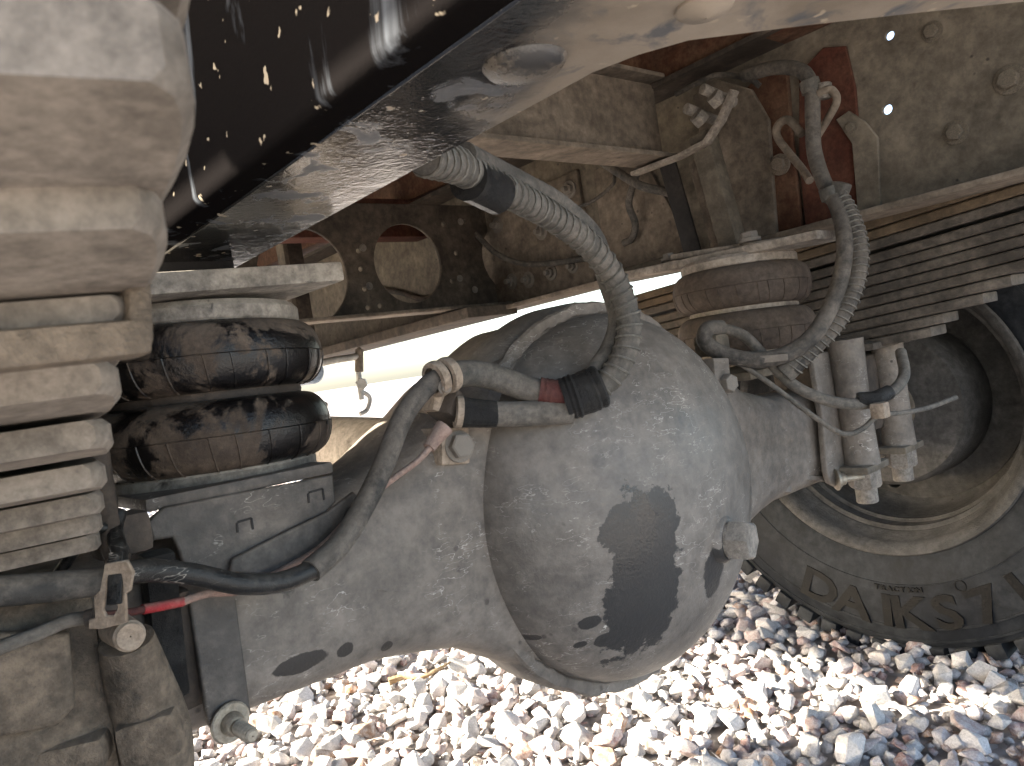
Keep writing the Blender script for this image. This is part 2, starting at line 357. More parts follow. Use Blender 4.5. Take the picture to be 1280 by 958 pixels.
def bolt(p, nrm, r, parent, stud=0.0, washer=1.35, mat='bolt_metal', name='bolt'):
    """hex head with washer (and optional thread stub), seated on p facing nrm"""
    key = (stud > 0, washer, mat)
    if key not in _bolt:
        mb = MB(); z = Vector((0, 0, 1))
        if washer: mb.cyl((0, 0, -0.25), (0, 0, 0.22), washer, n=20, bev=0.05)
        mb.hexa((0, 0, 0.2 if washer else -0.25), (0, 0, 0.95), 1.0)
        if stud: mb.cyl((0, 0, 0.9), (0, 0, 1.9), 0.52, n=12, bev=0.08)
        o = mb.build('bolt', mat); me = o.data; bpy.data.objects.remove(o); _bolt[key] = me
    o = bpy.data.objects.new(name, _bolt[key]); COL.objects.link(o)
    q = Vector(nrm).to_track_quat('Z', 'Y') @ Quaternion((0, 0, 1), random.uniform(0, 1))
    o.matrix_world = Matrix.Translation(Vector(p)) @ q.to_matrix().to_4x4() @ Matrix.Scale(r, 4)
    if parent: o.parent = parent
    return o

# ================================================================== THE GROUND
ground = MB().add([(-150, -150, -0.004), (150, -150, -0.004), (150, 150, -0.004), (-150, 150, -0.004)], [(0, 1, 2, 3)]).build('gravel_ground', 'ground')
ground['kind'] = 'structure'

def make_stone(seed, npts):
    rg = random.Random(seed); bm = bmesh.new()
    ax = (rg.uniform(0.85, 1.35), rg.uniform(0.65, 1.0), rg.uniform(0.5, 0.8))
    for _ in range(npts):
        v = Vector((rg.gauss(0, 1), rg.gauss(0, 1), rg.gauss(0, 1))).normalized()
        v *= rg.uniform(0.78, 1.12); bm.verts.new((v.x * ax[0] * .5, v.y * ax[1] * .5, v.z * ax[2] * .5))
    bmesh.ops.convex_hull(bm, input=bm.verts)
    for v in [v for v in bm.verts if not v.link_faces]: bm.verts.remove(v)
    bmesh.ops.triangulate(bm, faces=bm.faces)
    me = bpy.data.meshes.new('stone'); bm.to_mesh(me)
    bmesh.ops.bevel(bm, geom=list(bm.edges), offset=0.022, segments=1, affect='EDGES'); big = bpy.data.meshes.new('stone'); bm.to_mesh(big)
    bm.free(); me.materials.append(MATS['stone']); big.materials.append(MATS['stone']); return me, big
STONES = [make_stone(i, 12 + i % 8) for i in range(24)]
SV = []
for me, _b in STONES:
    v = np.empty(len(me.vertices) * 3); me.vertices.foreach_get('co', v); v = v.reshape(-1, 3)
    f = np.array([list(p.vertices) for p in me.polygons]); SV.append((v, f))
def inpoly(x, y, pl):
    c = False; j = len(pl) - 1
    for i in range(len(pl)):
        if (pl[i][1] > y) != (pl[j][1] > y) and x < (pl[j][0] - pl[i][0]) * (y - pl[i][1]) / (pl[j][1] - pl[i][1]) + pl[i][0]: c = not c
        j = i
    return c
VIS = [(215, 990), (215, 890), (300, 850), (480, 808), (700, 860), (850, 805), (940, 690), (1010, 745), (1100, 795), (1290, 800), (1290, 990)]
cand = []
def scatter(d0, d1, step, s0, s1, zoff, amt=1.0, half=0.80):
    d = d0
    while d < d1:
        w = d * half; x = -w
        while x < w:
            if random.random() < amt:
                p = CAM + _fh * (d + random.uniform(-.5, .5) * step) + _rh * (x + random.uniform(-.5, .5) * step)
                u = random.random(); s = s0 + (s1 - s0) * u ** 2.2
                cand.append((p.x, p.y, zoff + s * 0.10 + random.uniform(0, .004), s))
            x += step
        d += step
scatter(0.75, 3.0, 0.024, 0.018, 0.040, -0.003, 0.95, .88)
scatter(0.75, 3.0, 0.034, 0.032, 0.066, 0.003, 0.60, .88)
scatter(3.0, 7.0, 0.062, 0.05, 0.10, -0.005, 1.0, .74)
info = []
for i, (x, y, z, s) in enumerate(cand):
    px, py, d = proj(Vector((x, y, z)))
    info.append(s / d if inpoly(px, py, VIS) else 0.0)
order = np.argsort(-np.array(info)); chosen = set(int(i) for i in order[:300])
allv = []; allf = []; base = 0
for i, (x, y, z, s) in enumerate(cand):
    k = random.randrange(len(STONES)); e = (random.uniform(-.6, .6), random.uniform(-.6, .6), random.uniform(0, 6.28))
    mr = Matrix.Translation((x, y, z + s * .12)) @ (Matrix.Rotation(e[2], 4, 'Z') @ Matrix.Rotation(e[0], 4, 'X') @ Matrix.Rotation(e[1], 4, 'Y')) @ Matrix.Scale(s, 4)
    if i in chosen:
        o = bpy.data.objects.new('stone', STONES[k][1]); COL.objects.link(o); o.matrix_world = mr; o.parent = ground
    else:
        v, f = SV[k]; mn = np.array(mr)
        allv.append(v @ mn[:3, :3].T + mn[:3, 3]); allf.append(f + base); base += len(v)
allv = np.concatenate(allv); allf = np.concatenate(allf)
me = bpy.data.meshes.new('crushed_stone'); me.vertices.add(len(allv)); me.vertices.foreach_set('co', allv.ravel())
me.loops.add(allf.size); me.loops.foreach_set('vertex_index', allf.ravel().astype(np.int32))
me.polygons.add(len(allf)); me.polygons.foreach_set('loop_start', np.arange(0, allf.size, 3, dtype=np.int32))
me.update(calc_edges=True); me.validate(); me.materials.append(MATS['stone'])
gs = bpy.data.objects.new('crushed_stone', me); COL.objects.link(gs); gs.parent = ground; gs['kind'] = 'stuff'

# ================================================================== CHASSIS FRAME
RB, RT = 0.82, 1.14                                   # bottom and top of the rails
LXE, LXW = 0.275, 0.185                               # left rail: flange inner edge, outer face of the web
RXE, RXW = 1.19, 1.27                                 # right rail: flange inner edge, inner face of the web
frame = empty('chassis_frame', (0.68, 0, RB), 'dusty brown ladder chassis frame of a truck, its near rail soaked in black oil', 'truck frame')
lr = MB(); sec = [(LXW, RT - .01)] + [(LXW, RT - .01 - (RT - RB - .017) * k / 6) for k in range(1, 7)]
sec += [(LXW + .007 - .007 * math.cos(R(a)), RB + .007 - .007 * math.sin(R(a))) for a in range(15, 91, 15)] + [(LXW + .04, RB), (LXW + .04, RB + .008), (LXW + .012, RB + .008), (LXW + .009, RB + .012), (LXW + .009, RT - .01)]
nv = len(sec); ysec = [-.12 + 3.62 * k / 12 for k in range(13)]
lr.add([(x_, y_, z_) for y_ in ysec for x_, z_ in sec], [(k * nv + q, k * nv + (q + 1) % nv, (k + 1) * nv + (q + 1) % nv, (k + 1) * nv + q) for k in range(12) for q in range(nv)] + [tuple(range(nv)), tuple(12 * nv + q for q in range(nv))])
lr = lr.build('rail_web', 'oily_web', frame); lr['label'] = 'black oil-soaked outer side of the near frame rail'
g = [atZ(a, b, RB) for a, b in ((742, 89), (800, 68), (860, 52), (1000, 36), (1140, 22), (1280, 9))]
outl = [(LXW + .02, 3.5), (LXE, 3.5)] + [(p.x, p.y) for p in g] + [(.52, .04), (.52, -.12), (LXW + .02, -.12)]
lf = plate('rail_flange', outl, [], .010, (0, 0, RB + .0042), (1, 0, 0), (0, 1, 0), 'oily_rail', frame, .002)
lf['label'] = 'wet black underside of the near rail, dusty towards its flared gusset'
MB().box(((LXW + LXE) / 2, 1.35, RT - .002), (LXE - LXW, 4.3, .009), bev=.002).build('rail_flange', 'frame_dark', frame)
p = atZ(655, 76, RB)
MB().lathe([(.0195, -.004), (.0195, .001), (.017, .0045), (.010, .007), (.0005, .008)], p, (0, 0, -1), 28).build('rivet', 'wet_dark', frame)
for a, b in ((880, 8),):
    MB().lathe([(.012, -.004), (.012, .001), (.010, .003), (.0005, .005)], atZ(a, b, RB), (0, 0, -1), 18).build('rivet', 'oily_rail', frame)

# right rail: web with drilled holes, flanges
hl = [(1113, 55, .0068), (1110, 147, .0075)]
wy = lambda a, b: (atX(a, b, RXW).y, atX(a, b, RXW).z)
web = plate('rail_web', [(-.6, RB), (3.4, RB), (3.4, RT), (-.6, RT)], [circ(*wy(a, b), r, 16) for a, b, r in hl], .009, (RXW + .0045, 0, 0), (0, 1, 0), (0, 0, 1), 'frame_grey', frame)
web['label'] = 'inner face of the far frame rail with bolts and two drilled holes'
MB().box(((RXE + RXW) / 2 + .004, 1.4, RB - .002), (RXW - RXE + .008, 4.0, .010), bev=.003).build('rail_flange', 'frame_brown', frame)
MB().box(((RXE + RXW) / 2 + .004, 1.4, RT + .002), (RXW - RXE + .008, 4.0, .010), bev=.003).build('rail_flange', 'frame_dark', frame)
NX = (-1, 0, 0)
for a, b, r in ((1165, 40, .0105), (1262, 100, .014), (1195, 166, .012), (1090, 230, .006)):
    bolt(atX(a, b, RXW), NX, r, frame, washer=1.45, mat='frame_grey')
# reinforcing plates on the far rail
rp = plateX('splice_plate', [(556, 330), (600, 268), (722, 212), (735, 290), (746, 338), (744, 356), (585, 392), (545, 398)], RXW - .005, .010, 'frame_brown', frame)
plateX('splice_plate', [(742, 214), (800, 190), (862, 300), (864, 312), (760, 342)], RXW - .003, .006, 'frame_brown', frame)
for a, b, r in ((622, 282, .012), (677, 290, .012), (712, 237, .012), (640, 352, .012), (661, 350, .012), (689, 341, .0115), (716, 333, .010), (588, 304, .011), (586, 346, .011)):
    bolt(atX(a, b, RXW - .010), NX, r, frame, stud=1, washer=1.6, mat='bolt_metal')
plateX('backing_plate', [(1000, 92), (1030, 60), (1058, 58), (1070, 110), (1082, 268), (1008, 285), (1000, 200)], RXW - .004, .008, 'rust_red', frame)
plateX('backing_plate', [(918, 130), (950, 95), (985, 92), (992, 180), (1004, 283), (935, 298), (915, 200)], RXW - .006, .012, 'rust', frame)
plateX('hanger_plate', [(868, 120), (900, 100), (940, 112), (962, 150), (966, 210), (972, 292), (888, 306), (880, 190)], RXW - .016, .010, 'frame_brown', frame)
plateX('hanger_plate', [(1046, 150), (1062, 139), (1082, 152), (1098, 172), (1102, 268), (1074, 276), (1066, 180)], RXW - .010, .008, 'frame_grey', frame)
bolt(atX(975, 206, RXW - .022), NX, .012, frame, washer=1.5, mat='frame_brown')
bolt(atX(1064, 160, RXW - .014), NX, .008, frame, washer=1.4, mat='frame_grey')
# black strap, channel strut and slanted bar above the far air spring
XB = 1.165
def barX(name, a, b, X, w, h, mat, parent=frame, X2=None):
    return MB().bar(atX(*a, X), atX(*b, X2 or X), w, h, up=Vector((1, 0, 0)), bev=.0025).build(name, mat, parent)
barX('strap', (832, 196), (868, 322), 1.20, .036, .006, 'black_strap')
c1, c2 = atX(872, 168, XB), atX(912, 312, XB)
mbx = MB().bar(c1, c2, .036, .005, up=Vector((1, 0, 0)))
dd = (c2 - c1).normalized(); sd = Vector((1, 0, 0)).cross(dd).normalized()
for s_ in (-1, 1): mbx.bar(c1 + sd * s_ * .0165 + Vector((.015, 0, 0)), c2 + sd * s_ * .0165 + Vector((.015, 0, 0)), .004, .030, up=Vector((1, 0, 0)))
mbx.build('channel_strut', 'frame_grey', frame)
mb = MB(); pts = [atX(*q, XB - .012) for q in ((792, 218), (850, 196), (884, 178), (902, 150), (917, 116))]
for i in range(len(pts) - 1): mb.bar(pts[i], pts[i + 1] + (pts[i + 1] - pts[i]).normalized() * .004, .008, .020, up=Vector((1, 0, 0)))
mb.build('brace_bar', 'pale_metal', frame)
for a, b in ((872, 148), (893, 124)):
    q = atX(a, b, XB - .02); mb = MB(); mb.cyl(q + Vector((.06, 0, .0)), q + Vector((-.012, .012, .02)), .009); mb.hexa(q + Vector((.008, -.004, -.006)), q + Vector((-.004, 0, .006)), .015); mb.build('bolt', 'bolt_metal', frame)
plateX('side_bracket', [(862, 205), (880, 188), (905, 250), (916, 306), (890, 312)], XB + .02, .006, 'frame_brown', frame)
# loose thin conduits on the rail
# cross beam over the axle
bm_ = MB(); A = atY(584, 196, .86); zb = atY(700, 193, .86).z
bm_.box((.72, .86, zb + .004), (.95, .075, .008), bev=.002); bm_.box((.72, .865, zb + .075), (.95, .008, .14), bev=.002); bm_.box((.72, .87, zb + .152), (.95, .075, .008), bev=.002)
bm_.build('cross_beam', 'frame_brown', frame)
# perforated crossmember between the rails
YC = 1.46
hz = lambda a, b: (atY(a, b, YC).x, atY(a, b, YC).z)
lo1 = hz(340, 424); lo2 = hz(640, 383); up1 = hz(420, 264); up2 = hz(612, 258)
notch = []
c0 = hz(640, 322)
for i in range(13):
    th = R(90 + 180 * i / 12); notch.append((c0[0] + .105 * math.cos(th) * .95, c0[1] + .093 * math.sin(th)))
outl = [(.19, RB + .002), (RXW, RB + .002), (RXW, RB + .035), notch[-1]] + notch[::-1][1:] + [(c0[0] + .03, up2[1]), (.19, up2[1] - .002)]
cs = hz(510, 330); cl = hz(396, 345)
holes = [circ(cs[0], cs[1], .090, 40), circ(cl[0] - .03, cl[1], .10, 40)]
for a, b in ((447, 314), (450, 337), (455, 362), (459, 385), (474, 383), (553, 281), (569, 317), (564, 352), (580, 277)): holes.append(circ(*hz(a, b), .0056, 12))
plate('crossmember', outl, holes, .008, (0, YC, 0), (1, 0, 0), (0, 0, 1), 'press_brown', frame, .002)['label'] = 'pressed crossmember with large round lightening holes'
MB().box((.74, YC - .03, RB + .006), (1.04, .06, .008), bev=.003).build('crossmember_flange', 'frame_brown', frame)
for a, b in ((447, 314), (455, 362), (569, 352), (588, 366), (570, 281)): bolt(Vector((hz(a, b)[0] + .012, YC - .004, hz(a, b)[1] + .006)), (0, -1, 0), .006, frame, washer=1.4)
# deeper members seen through the holes
MB().box((.95, 1.9, .95), (.05, .05, .30), bev=.004).build('hanger_post', 'frame_dark', frame)
MB().box((.88, 1.8, .95), (.012, .04, .34), bev=.002).build('hanger_post', 'frame_grey', frame)
MB().box((.73, 1.72, 1.10), (1.06, .07, .10), bev=.004).build('cross_beam', 'rust_red', frame)
MB().box((.73, 2.9, .98), (1.06, .012, .32), bev=.003).build('crossmember', 'frame_dark', frame)
# strip under the rails further ahead
MB().box((1.15, 2.10, RB - .028), (.15, 1.5, .024), Matrix.Rotation(-.021, 3, 'X'), bev=.003).build('lower_strip', 'press_brown', frame)

def pitch(o, k, y0, dz):
    for v in o.data.vertices: v.co.z += dz - k * (v.co.y - y0)
for o in frame.children:
    if o.name.startswith(('rail_web', 'rail_flange')):
        if o.data.vertices[0].co.x < .6: pitch(o, .022, .22, 0)
        else: pitch(o, .021, .33, .016)
# ================================================================== CARGO FLOOR (above the frame)
FZ = 1.30
fl = empty('cargo_floor', (0.68, 0.6, FZ), 'dark underside of the cargo bed above the chassis frame', 'truck bed')
MB().box((.68, 1.50, FZ + .03), (2.45, 4.2, .05), bev=.004).build('floor_sheet', 'floor_under', fl)
for y in (-.3, .25, .75, 1.2, 1.75, 2.3, 2.9, 3.4): MB().box((.68, y, FZ - .035), (2.40, .06, .085), bev=.004).build('floor_beam', 'floor_under', fl)
for x in (.23, 1.24): MB().box((x, 1.5, (RT + FZ) / 2 - .036), (.075, 4.18, FZ - RT - .085), bev=.004).build('floor_runner', 'rust', fl)

# ================================================================== REAR AXLE
CX, CY = 0.685, 0.69
zax = lambda x: 0.50 - 0.022 * (x - CX)
axle = empty('rear_axle', (CX, CY, .27), 'big grey banjo rear axle housing with domed cover and oil stain', 'axle')
def lerp_t(tab, x):
    for (a, va), (b, vb) in zip(tab, tab[1:]):
        if x <= b:
            u = (x - a) / (b - a); u = u * u * (3 - 2 * u) * .35 + u * .65; return va + (vb - va) * u
    return tab[-1][1]
TOP = [(0, .236), (.085, .226), (.185, .178), (.25, .138), (.315, .104), (.40, .083), (.7, .076)]
BOT = [(0, .200), (.085, .188), (.13, .167), (.18, .137), (.26, .092), (.35, .077), (.7, .075)]
vs = []; fs = []; n = 40; xs = [(-.02 + 1.50 * i / 110) for i in range(111)]
for x in xs:
    dx = abs(x - CX); ht, hb, w = lerp_t(TOP, dx), lerp_t(BOT, dx), lerp_t([(0, .088), (.2, .086), (.35, .078), (.8, .076)], dx)
    for k in range(n):
        th = 2 * math.pi * k / n; c, s_ = math.cos(th), math.sin(th); ex = 2 / (3.6 + 4.5 * max(0, 1 - dx / .30))
        yy = math.copysign(abs(c) ** ex, c) * w; zz = math.copysign(abs(s_) ** ex, s_); zz *= ht if zz > 0 else hb
        vs.append((x, CY + yy, zax(x) + zz))
for i in range(len(xs) - 1):
    for k in range(n): fs.append((i * n + k, i * n + (k + 1) % n, (i + 1) * n + (k + 1) % n, (i + 1) * n + k))
fs.append(tuple(range(n))); fs.append(tuple((len(xs) - 1) * n + k for k in range(n)))
MB().add(vs, fs).build('axle_housing', 'axle_paint', axle)
DY, DR, DD, DX, DZ = .618, .211, .122, .672, .517
def dome_pt(px, py):
    """where a sight line meets the domed cover"""
    r = ray(px, py); o = CAM - Vector((DX, DY, DZ)); S = Vector((1 / DR, 1 / DD, 1 / DR))
    a = Vector((r.x * S.x, r.y * S.y, r.z * S.z)); b = Vector((o.x * S.x, o.y * S.y, o.z * S.z))
    A_, B_, C_ = a.dot(a), 2 * a.dot(b), b.dot(b) - 1; D_ = B_ * B_ - 4 * A_ * C_
    if D_ < 0: D_ = 0
    q = CAM + r * ((-B_ - math.sqrt(D_)) / (2 * A_)); nn = Vector(((q.x - DX) * S.x ** 2, (q.y - DY) * S.y ** 2, (q.z - DZ) * S.z ** 2)).normalized()
    return q, nn
st = []
for (a, b, ra, rb) in ((808, 728, .046, .088), (790, 668, .03, .040), (825, 656, .025, .04), (893, 715, .02, .03)):
    st.append((tuple(dome_pt(a, b)[0]), (ra, .2, rb), 1.5, (0.032, 0.030, 0.029), .06))
for (a, b, ra) in ((737, 778, .011), (757, 799, .013), (725, 806, .006), (661, 797, .006)):
    st.append((tuple(dome_pt(a, b)[0]), (ra, .2, ra * .7), .9, (0.035, 0.032, 0.03), .1))
dusty('cover_paint', (0.125, 0.11, 0.098), (0.215, 0.187, 0.162), 0.34, 0.72, rough=0.38, dust_rough=0.7, scale=6, fleck=1.3, spots=0.9, stain=st, bump=0.3, spec=0.5, grain=.28)
prof = [(DR + .018, .06), (DR + .018, .020), (DR + .012, .012), (DR + .005, .004)]
for i in range(25):
    th = math.pi / 2 * i / 24; prof.append((max(.0004, DR * math.cos(th)), -DD * math.sin(th) - .001))
MB().lathe([(r_, h) for r_, h in prof], (DX, DY, DZ), (0, 1, 0), 96).build('domed_cover', 'cover_paint', axle)
# weld bead round the cover
P = []; rb = random.Random(3)
vs = []; fs = []; N_, n_ = 150, 8
for i in range(N_):
    th = 2 * math.pi * i / N_; rr = .0050 + rb.uniform(-.0010, .0013); cR = DR + .008 + rb.uniform(-.001, .001)
    c = Vector((DX + cR * math.cos(th), DY - .001, DZ + cR * math.sin(th))); o1 = Vector((math.cos(th), 0, math.sin(th)))
    for k in range(n_):
        a = 2 * math.pi * k / n_; vs.append(c + o1 * math.cos(a) * rr * 1.5 + Vector((0, 1, 0)) * math.sin(a) * rr)
for i in range(N_):
    for k in range(n_): fs.append((i * n_ + k, i * n_ + (k + 1) % n_, ((i + 1) % N_) * n_ + (k + 1) % n_, ((i + 1) % N_) * n_ + k))
MB().add(vs, fs).build('weld_bead', 'axle_paint', axle)
# crescent ledge above the cover
P = [Vector((CX + .155 * math.sin(t) - .02, DY - .10 * math.cos(t * .75) + .015, .5 + .175 * math.cos(t * .55) - .01)) for t in [R(a) for a in range(-75, 60, 9)]]
# filler plug on the lower right of the cover
q, nn = dome_pt(905, 674); pd = Vector((.22, -.97, -.06)).normalized()
mb = MB(); mb.cyl(q - pd * .02, q + pd * .006, .0275, .0255, n=28, bev=.003); mb.build('plug_boss', 'cover_paint', axle)
mb = MB(); mb.cyl(q + pd * .004, q + pd * .010, .0195, n=24); mb.hexa(q + pd * .009, q + pd * .032, .0225); mb.build('filler_plug', 'bolt_metal', axle)
# brake line bosses on the housing
q = atY(572, 558, .597); nb = Vector((-.15, -1, .1)).normalized()
mb = MB(); mb.box(q + Vector((.002, .03, .0)), (.034, .05, .036), Matrix.Rotation(.15, 3, 'Y'), .003); mb.build('bolt_lug', 'clip_metal', axle)
bolt(q + Vector((.004, .004, -.001)), nb, .0125, axle, washer=1.25)
q = atY(908, 474, .592)
mb = MB(); mb.box(q + Vector((.0, .022, .004)), (.036, .035, .05), Matrix.Rotation(.1, 3, 'Y'), .003); mb.build('bolt_lug', 'axle_paint', axle)
bolt(q + Vector((.003, .004, -.006)), (-.2, -1, 0), .013, axle, washer=0)
# seams along the left beam
mb = MB(); mb.tube([atY(470, 738, .6138), atY(530, 744, .6125), atY(566, 752, .611)], .0022, n=6, jit=.3); mb.build('weld_bead', 'axle_paint', axle)

# ================================================================== AIR SPRINGS
def air_spring(x, y, z0, z1, r, label, bm, pm, tilt):
    e = empty('air_spring', (x, y, z0), label, 'air spring', 'air springs between axle and frame')
    zm = (z0 + z1) / 2; h = (z1 - z0) / 2
    def lobe(za, zb):
        pr = []; rin = r * .74; hh = (zb - za) / 2
        for i in range(19):
            th = math.pi * (i / 18 - .5); c = max(0, math.cos(th)) ** .72
            pr.append((rin + (r - rin) * c, (za + zb) / 2 + hh * math.sin(th)))
        return [(rin * .3, za)] + pr + [(rin * .3, zb)]
    for za, zb in ((z0, zm - .003), (zm + .003, z1)):
        b = MB().lathe([(a, c - z0) for a, c in lobe(za, zb)], (x, y, z0), (0, 0, 1), 56); o = b.build('bellow', bm, e)
        rb = MB(); mid = (za + zb) / 2
        rb.lathe([(r - .002, -.0013), (r + .0011, 0), (r - .002, .0013)], (x, y, mid), (0, 0, 1), 56)
        rin = r * .74; hh = (zb - za) / 2
        for k in range(26):
            a = 2 * math.pi * k / 26 + random.uniform(-.05, .05); pp = []
            for i in range(7):
                th = -math.pi / 2 * (i / 6) * .85; q = rin + (r - rin) * max(0, math.cos(th)) ** .72 + .0002
                aa = a + .05 * i / 6; pp.append(Vector((x + q * math.cos(aa), y + q * math.sin(aa), mid + hh * math.sin(th))))
            tube_raw(rb, pp, .0008, 4)
        rb.build('moulding_ribs', bm, o)
    MB().lathe([(r * .70, -.007), (r * .78, -.004), (r * .79, .0), (r * .78, .004), (r * .70, .007)], (x, y, zm), (0, 0, 1), 48).build('girdle_hoop', 'pale_metal' if pm == 'pale_metal' else 'frame_dark', e)
    for za, zb in ((z1 - .004, z1 + .016), (z0 - .016, z0 + .004)):
        MB().lathe([(.001, za), (r * .80, za), (r * .84, za + .005), (r * .84, zb - .005), (r * .80, zb), (.001, zb)], (x, y, 0), (0, 0, 1), 48).build('bead_plate', pm, e)
    # lean of a loaded bag
    Mt = Matrix.Translation((x, y, z0)) @ Matrix.Rotation(tilt[0], 4, 'X') @ Matrix.Rotation(tilt[1], 4, 'Y') @ Matrix.Translation((-x, -y, -z0))
    for c in e.children_recursive: c.data.transform(Mt)
    return e
air_spring(.245, .70, .635, .757, .106, 'double-convoluted rubber air spring smeared with wet black oil', 'bellows_oily', 'pale_oily', (R(0), R(2)))
air_spring(1.11, .69, .645, .780, .108, 'dry brown double-convoluted rubber air spring below the far frame rail', 'bellows_dust', 'pale_metal', (R(0), R(2)))

# ------------------------------------------------ air spring mounts
lm = empty('air_spring_mount', (.25, .66, .60), 'dark folded steel bracket with downward arm and stud under the oily air spring', 'bracket', 'air spring brackets')
YB = .597
plateY('side_plate', [(182, 652), (204, 634), (414, 594), (418, 628), (404, 642), (348, 668), (292, 706), (288, 730), (232, 730), (222, 688), (214, 672), (190, 676)], YB, .007, 'bracket_black', lm, bev=.002)
a = atY(183, 640, YB); b = atY(418, 590, YB)
mb = MB(); mb.bar(a + Vector((0, .085, .004)), b + Vector((0, .085, .004)), .17, .010, up=Vector((0, 0, 1)), bev=.003); mb.build('seat_plate', 'bracket_black', lm)
plateY('gusset', [(285, 716), (290, 698), (350, 668), (408, 640), (440, 615), (452, 625), (420, 670), (370, 708), (330, 718)], YB - .008, .006, 'bracket_black', lm, bev=.002)
for (cx_, cy_) in ((306, 658), (395, 621)):      # punched half-cut tabs
    mb = MB(); k = 9
    for (s1, s2) in (((-k, 8), (-k - 1, -4)), ((k - 1, -10), (k + 1, 4)), ((-k, -5), (k - 1, -10))):
        mb.bar(atY(cx_ + s1[0], cy_ + s1[1], YB - .0036), atY(cx_ + s2[0], cy_ + s2[1], YB - .0036), .0016, .0016, up=Vector((0, 1, 0)), bev=0)
    mb.build('punched_tab', 'black_strap', lm)
arm_pix = [(234, 744), (292, 742), (312, 888), (308, 905), (298, 918), (284, 924), (268, 918), (258, 904), (256, 892)]
plateY('arm', arm_pix, YB, .008, 'bracket_black', lm, bev=.002)
q = atY(286, 902, YB - .004); sd_ = Vector((.12, -1, -.12)).normalized()
mb = MB(); mb.cyl(q, q + sd_ * .004, .0155, n=28); mb.build('washer', 'bright_stud', lm)
mb = MB(); mb.cyl(q + sd_ * .003, q + sd_ * .012, .009, .008, n=20); mb.cyl(q + sd_ * .010, q + sd_ * .034, .0052, n=14)
for i in range(9): mb.lathe([(.0050, 0), (.0060, .0008), (.0050, .0016)], q + sd_ * (.014 + i * .0020), sd_, 12)
mb.build('stud', 'bright_stud', lm)
# upper seat of the oily bag: pale bar bolted to the rail
mb = MB(); mb.bar((.13, .67, .783), (.345, .67, .788), .15, .017, bev=.003); mb.build('top_plate', 'pale_oily', lm)
MB().box((.23, .70, .808), (.085, .10, .024), bev=.003).build('spacer', 'black_strap', lm)
bolt(atY(358, 356, .645), (0, 0, 1), .012, lm, washer=1.2)

rm = empty('air_spring_mount', (1.11, .66, .60), 'dusty pale bar and downward arm with stud by the dry brown air spring', 'bracket', 'air spring brackets')
XT = 1.10
a = atX(775, 352, XT + .03); b = atX(1040, 296, XT + .03)
mb = MB(); mb.bar(atX(770, 350, XT), atX(1042, 293, XT), .10, .013, bev=.003); mb.build('top_plate', 'pale_metal', rm)
mb = MB(); mb.bar(atX(842, 322, XT - .02), atX(985, 300, XT - .02), .02, .010, bev=.003); mb.build('top_rib', 'pale_metal', rm)
bolt(atX(937, 300, XT - .03), (0, 0, 1), .013, rm, washer=1.3)
bolt(atX(836, 324, XT - .01), (0, 0, 1), .010, rm, washer=1.3)
YR = .60
plateY('arm', [(1012, 446), (1036, 438), (1044, 500), (1054, 592), (1052, 604), (1044, 609), (1035, 604), (1030, 590), (1024, 520)], YR, .010, 'axle_paint', rm, bev=.002)
MB().box((1.10, .675, .617), (.26, .14, .012), bev=.003).build('seat_plate', 'frame_grey', rm)
q = atY(1044, 600, YR - .005); sd_ = Vector((.75, -.66, -.02)).normalized()
mb = MB()
for r_, h0, h1 in ((.017, 0, .004), (.0125, .004, .009), (.0095, .008, .016), (.0055, .015, .045)): mb.cyl(q + sd_ * h0, q + sd_ * h1, r_, n=20)
mb.build('stud', 'bright_stud', rm)
mb = MB(); mb.bar(atY(966, 594, .64), atY(1044, 600, .62), .03, .008); mb.cyl(atY(979, 596, .63), atY(979, 616, .63), .012); mb.build('cross_link', 'axle_paint', rm)

# ================================================================== NEAR LEAF SPRING (left)
ls = empty('leaf_spring', (.05, .4, .60), 'thick stack of dusty beige spring leaves with staggered tapered ends beside the oily rail', 'leaf spring', 'rear leaf springs')
HZ = CAM.z
tabL = [(.125, .0695, .020, 215), (.125, .0435, .0252, 212), (.160, .032, .0185, 185), (.20, .0215, .0115, 156), (.24, .004, .0172, 133), (.28, -.0132, .017, 125),
        (.32, -.030, .0165, 119), (.37, -.0465, .0162, 118), (.42, -.0625, .016, 117), (.46, -.0785, .016, 116)]
S9 = -.080; stack = []; z = S9
for d, ze, t_, px in tabL[::-1]: stack.append(z); z += t_
stack = stack[::-1]
def leaf_mesh(path, w, t_, taper, tipw, thin=0.0):
    """path: centreline points of the leaf's underside; the first point is the free tip"""
    mb = MB(); vs = []; fs = []; e = min(.0025, t_ * .2)
    sec = lambda hw, hn: [(-hw, e), (-hw + e, 0), (hw - e, 0), (hw, e), (hw, hn - e), (hw - e, hn), (-hw + e, hn), (-hw, hn - e)]
    rows = []
    L = 0; prev = None
    for i, p in enumerate(path):
        if prev is not None: L += (p - prev).length
        prev = p; dirv = (path[min(i + 1, len(path) - 1)] - path[max(i - 1, 0)]).normalized(); sd = dirv.cross(Vector((0, 0, 1))).normalized()
        u = min(1, L / taper); hw = (w / 2) * (tipw + (1 - tipw) * math.sqrt(max(0, 1 - (1 - u) ** 2)))
        lift = t_ * thin * (1 - min(1, L / .035)); rows.append([p + sd * a + Vector((0, 0, b if b > t_ * .5 else b + lift)) for a, b in sec(hw, t_)])
    m = 8
    for r_ in rows: vs += r_
    for i in range(len(rows) - 1):
        for k in range(m): fs.append((i * m + k, i * m + (k + 1) % m, (i + 1) * m + (k + 1) % m, (i + 1) * m + k))
    fs.append(tuple(range(m))); fs.append(tuple((len(rows) - 1) * m + k for k in range(m)))
    return mb.add(vs, fs, True)
WL = .09
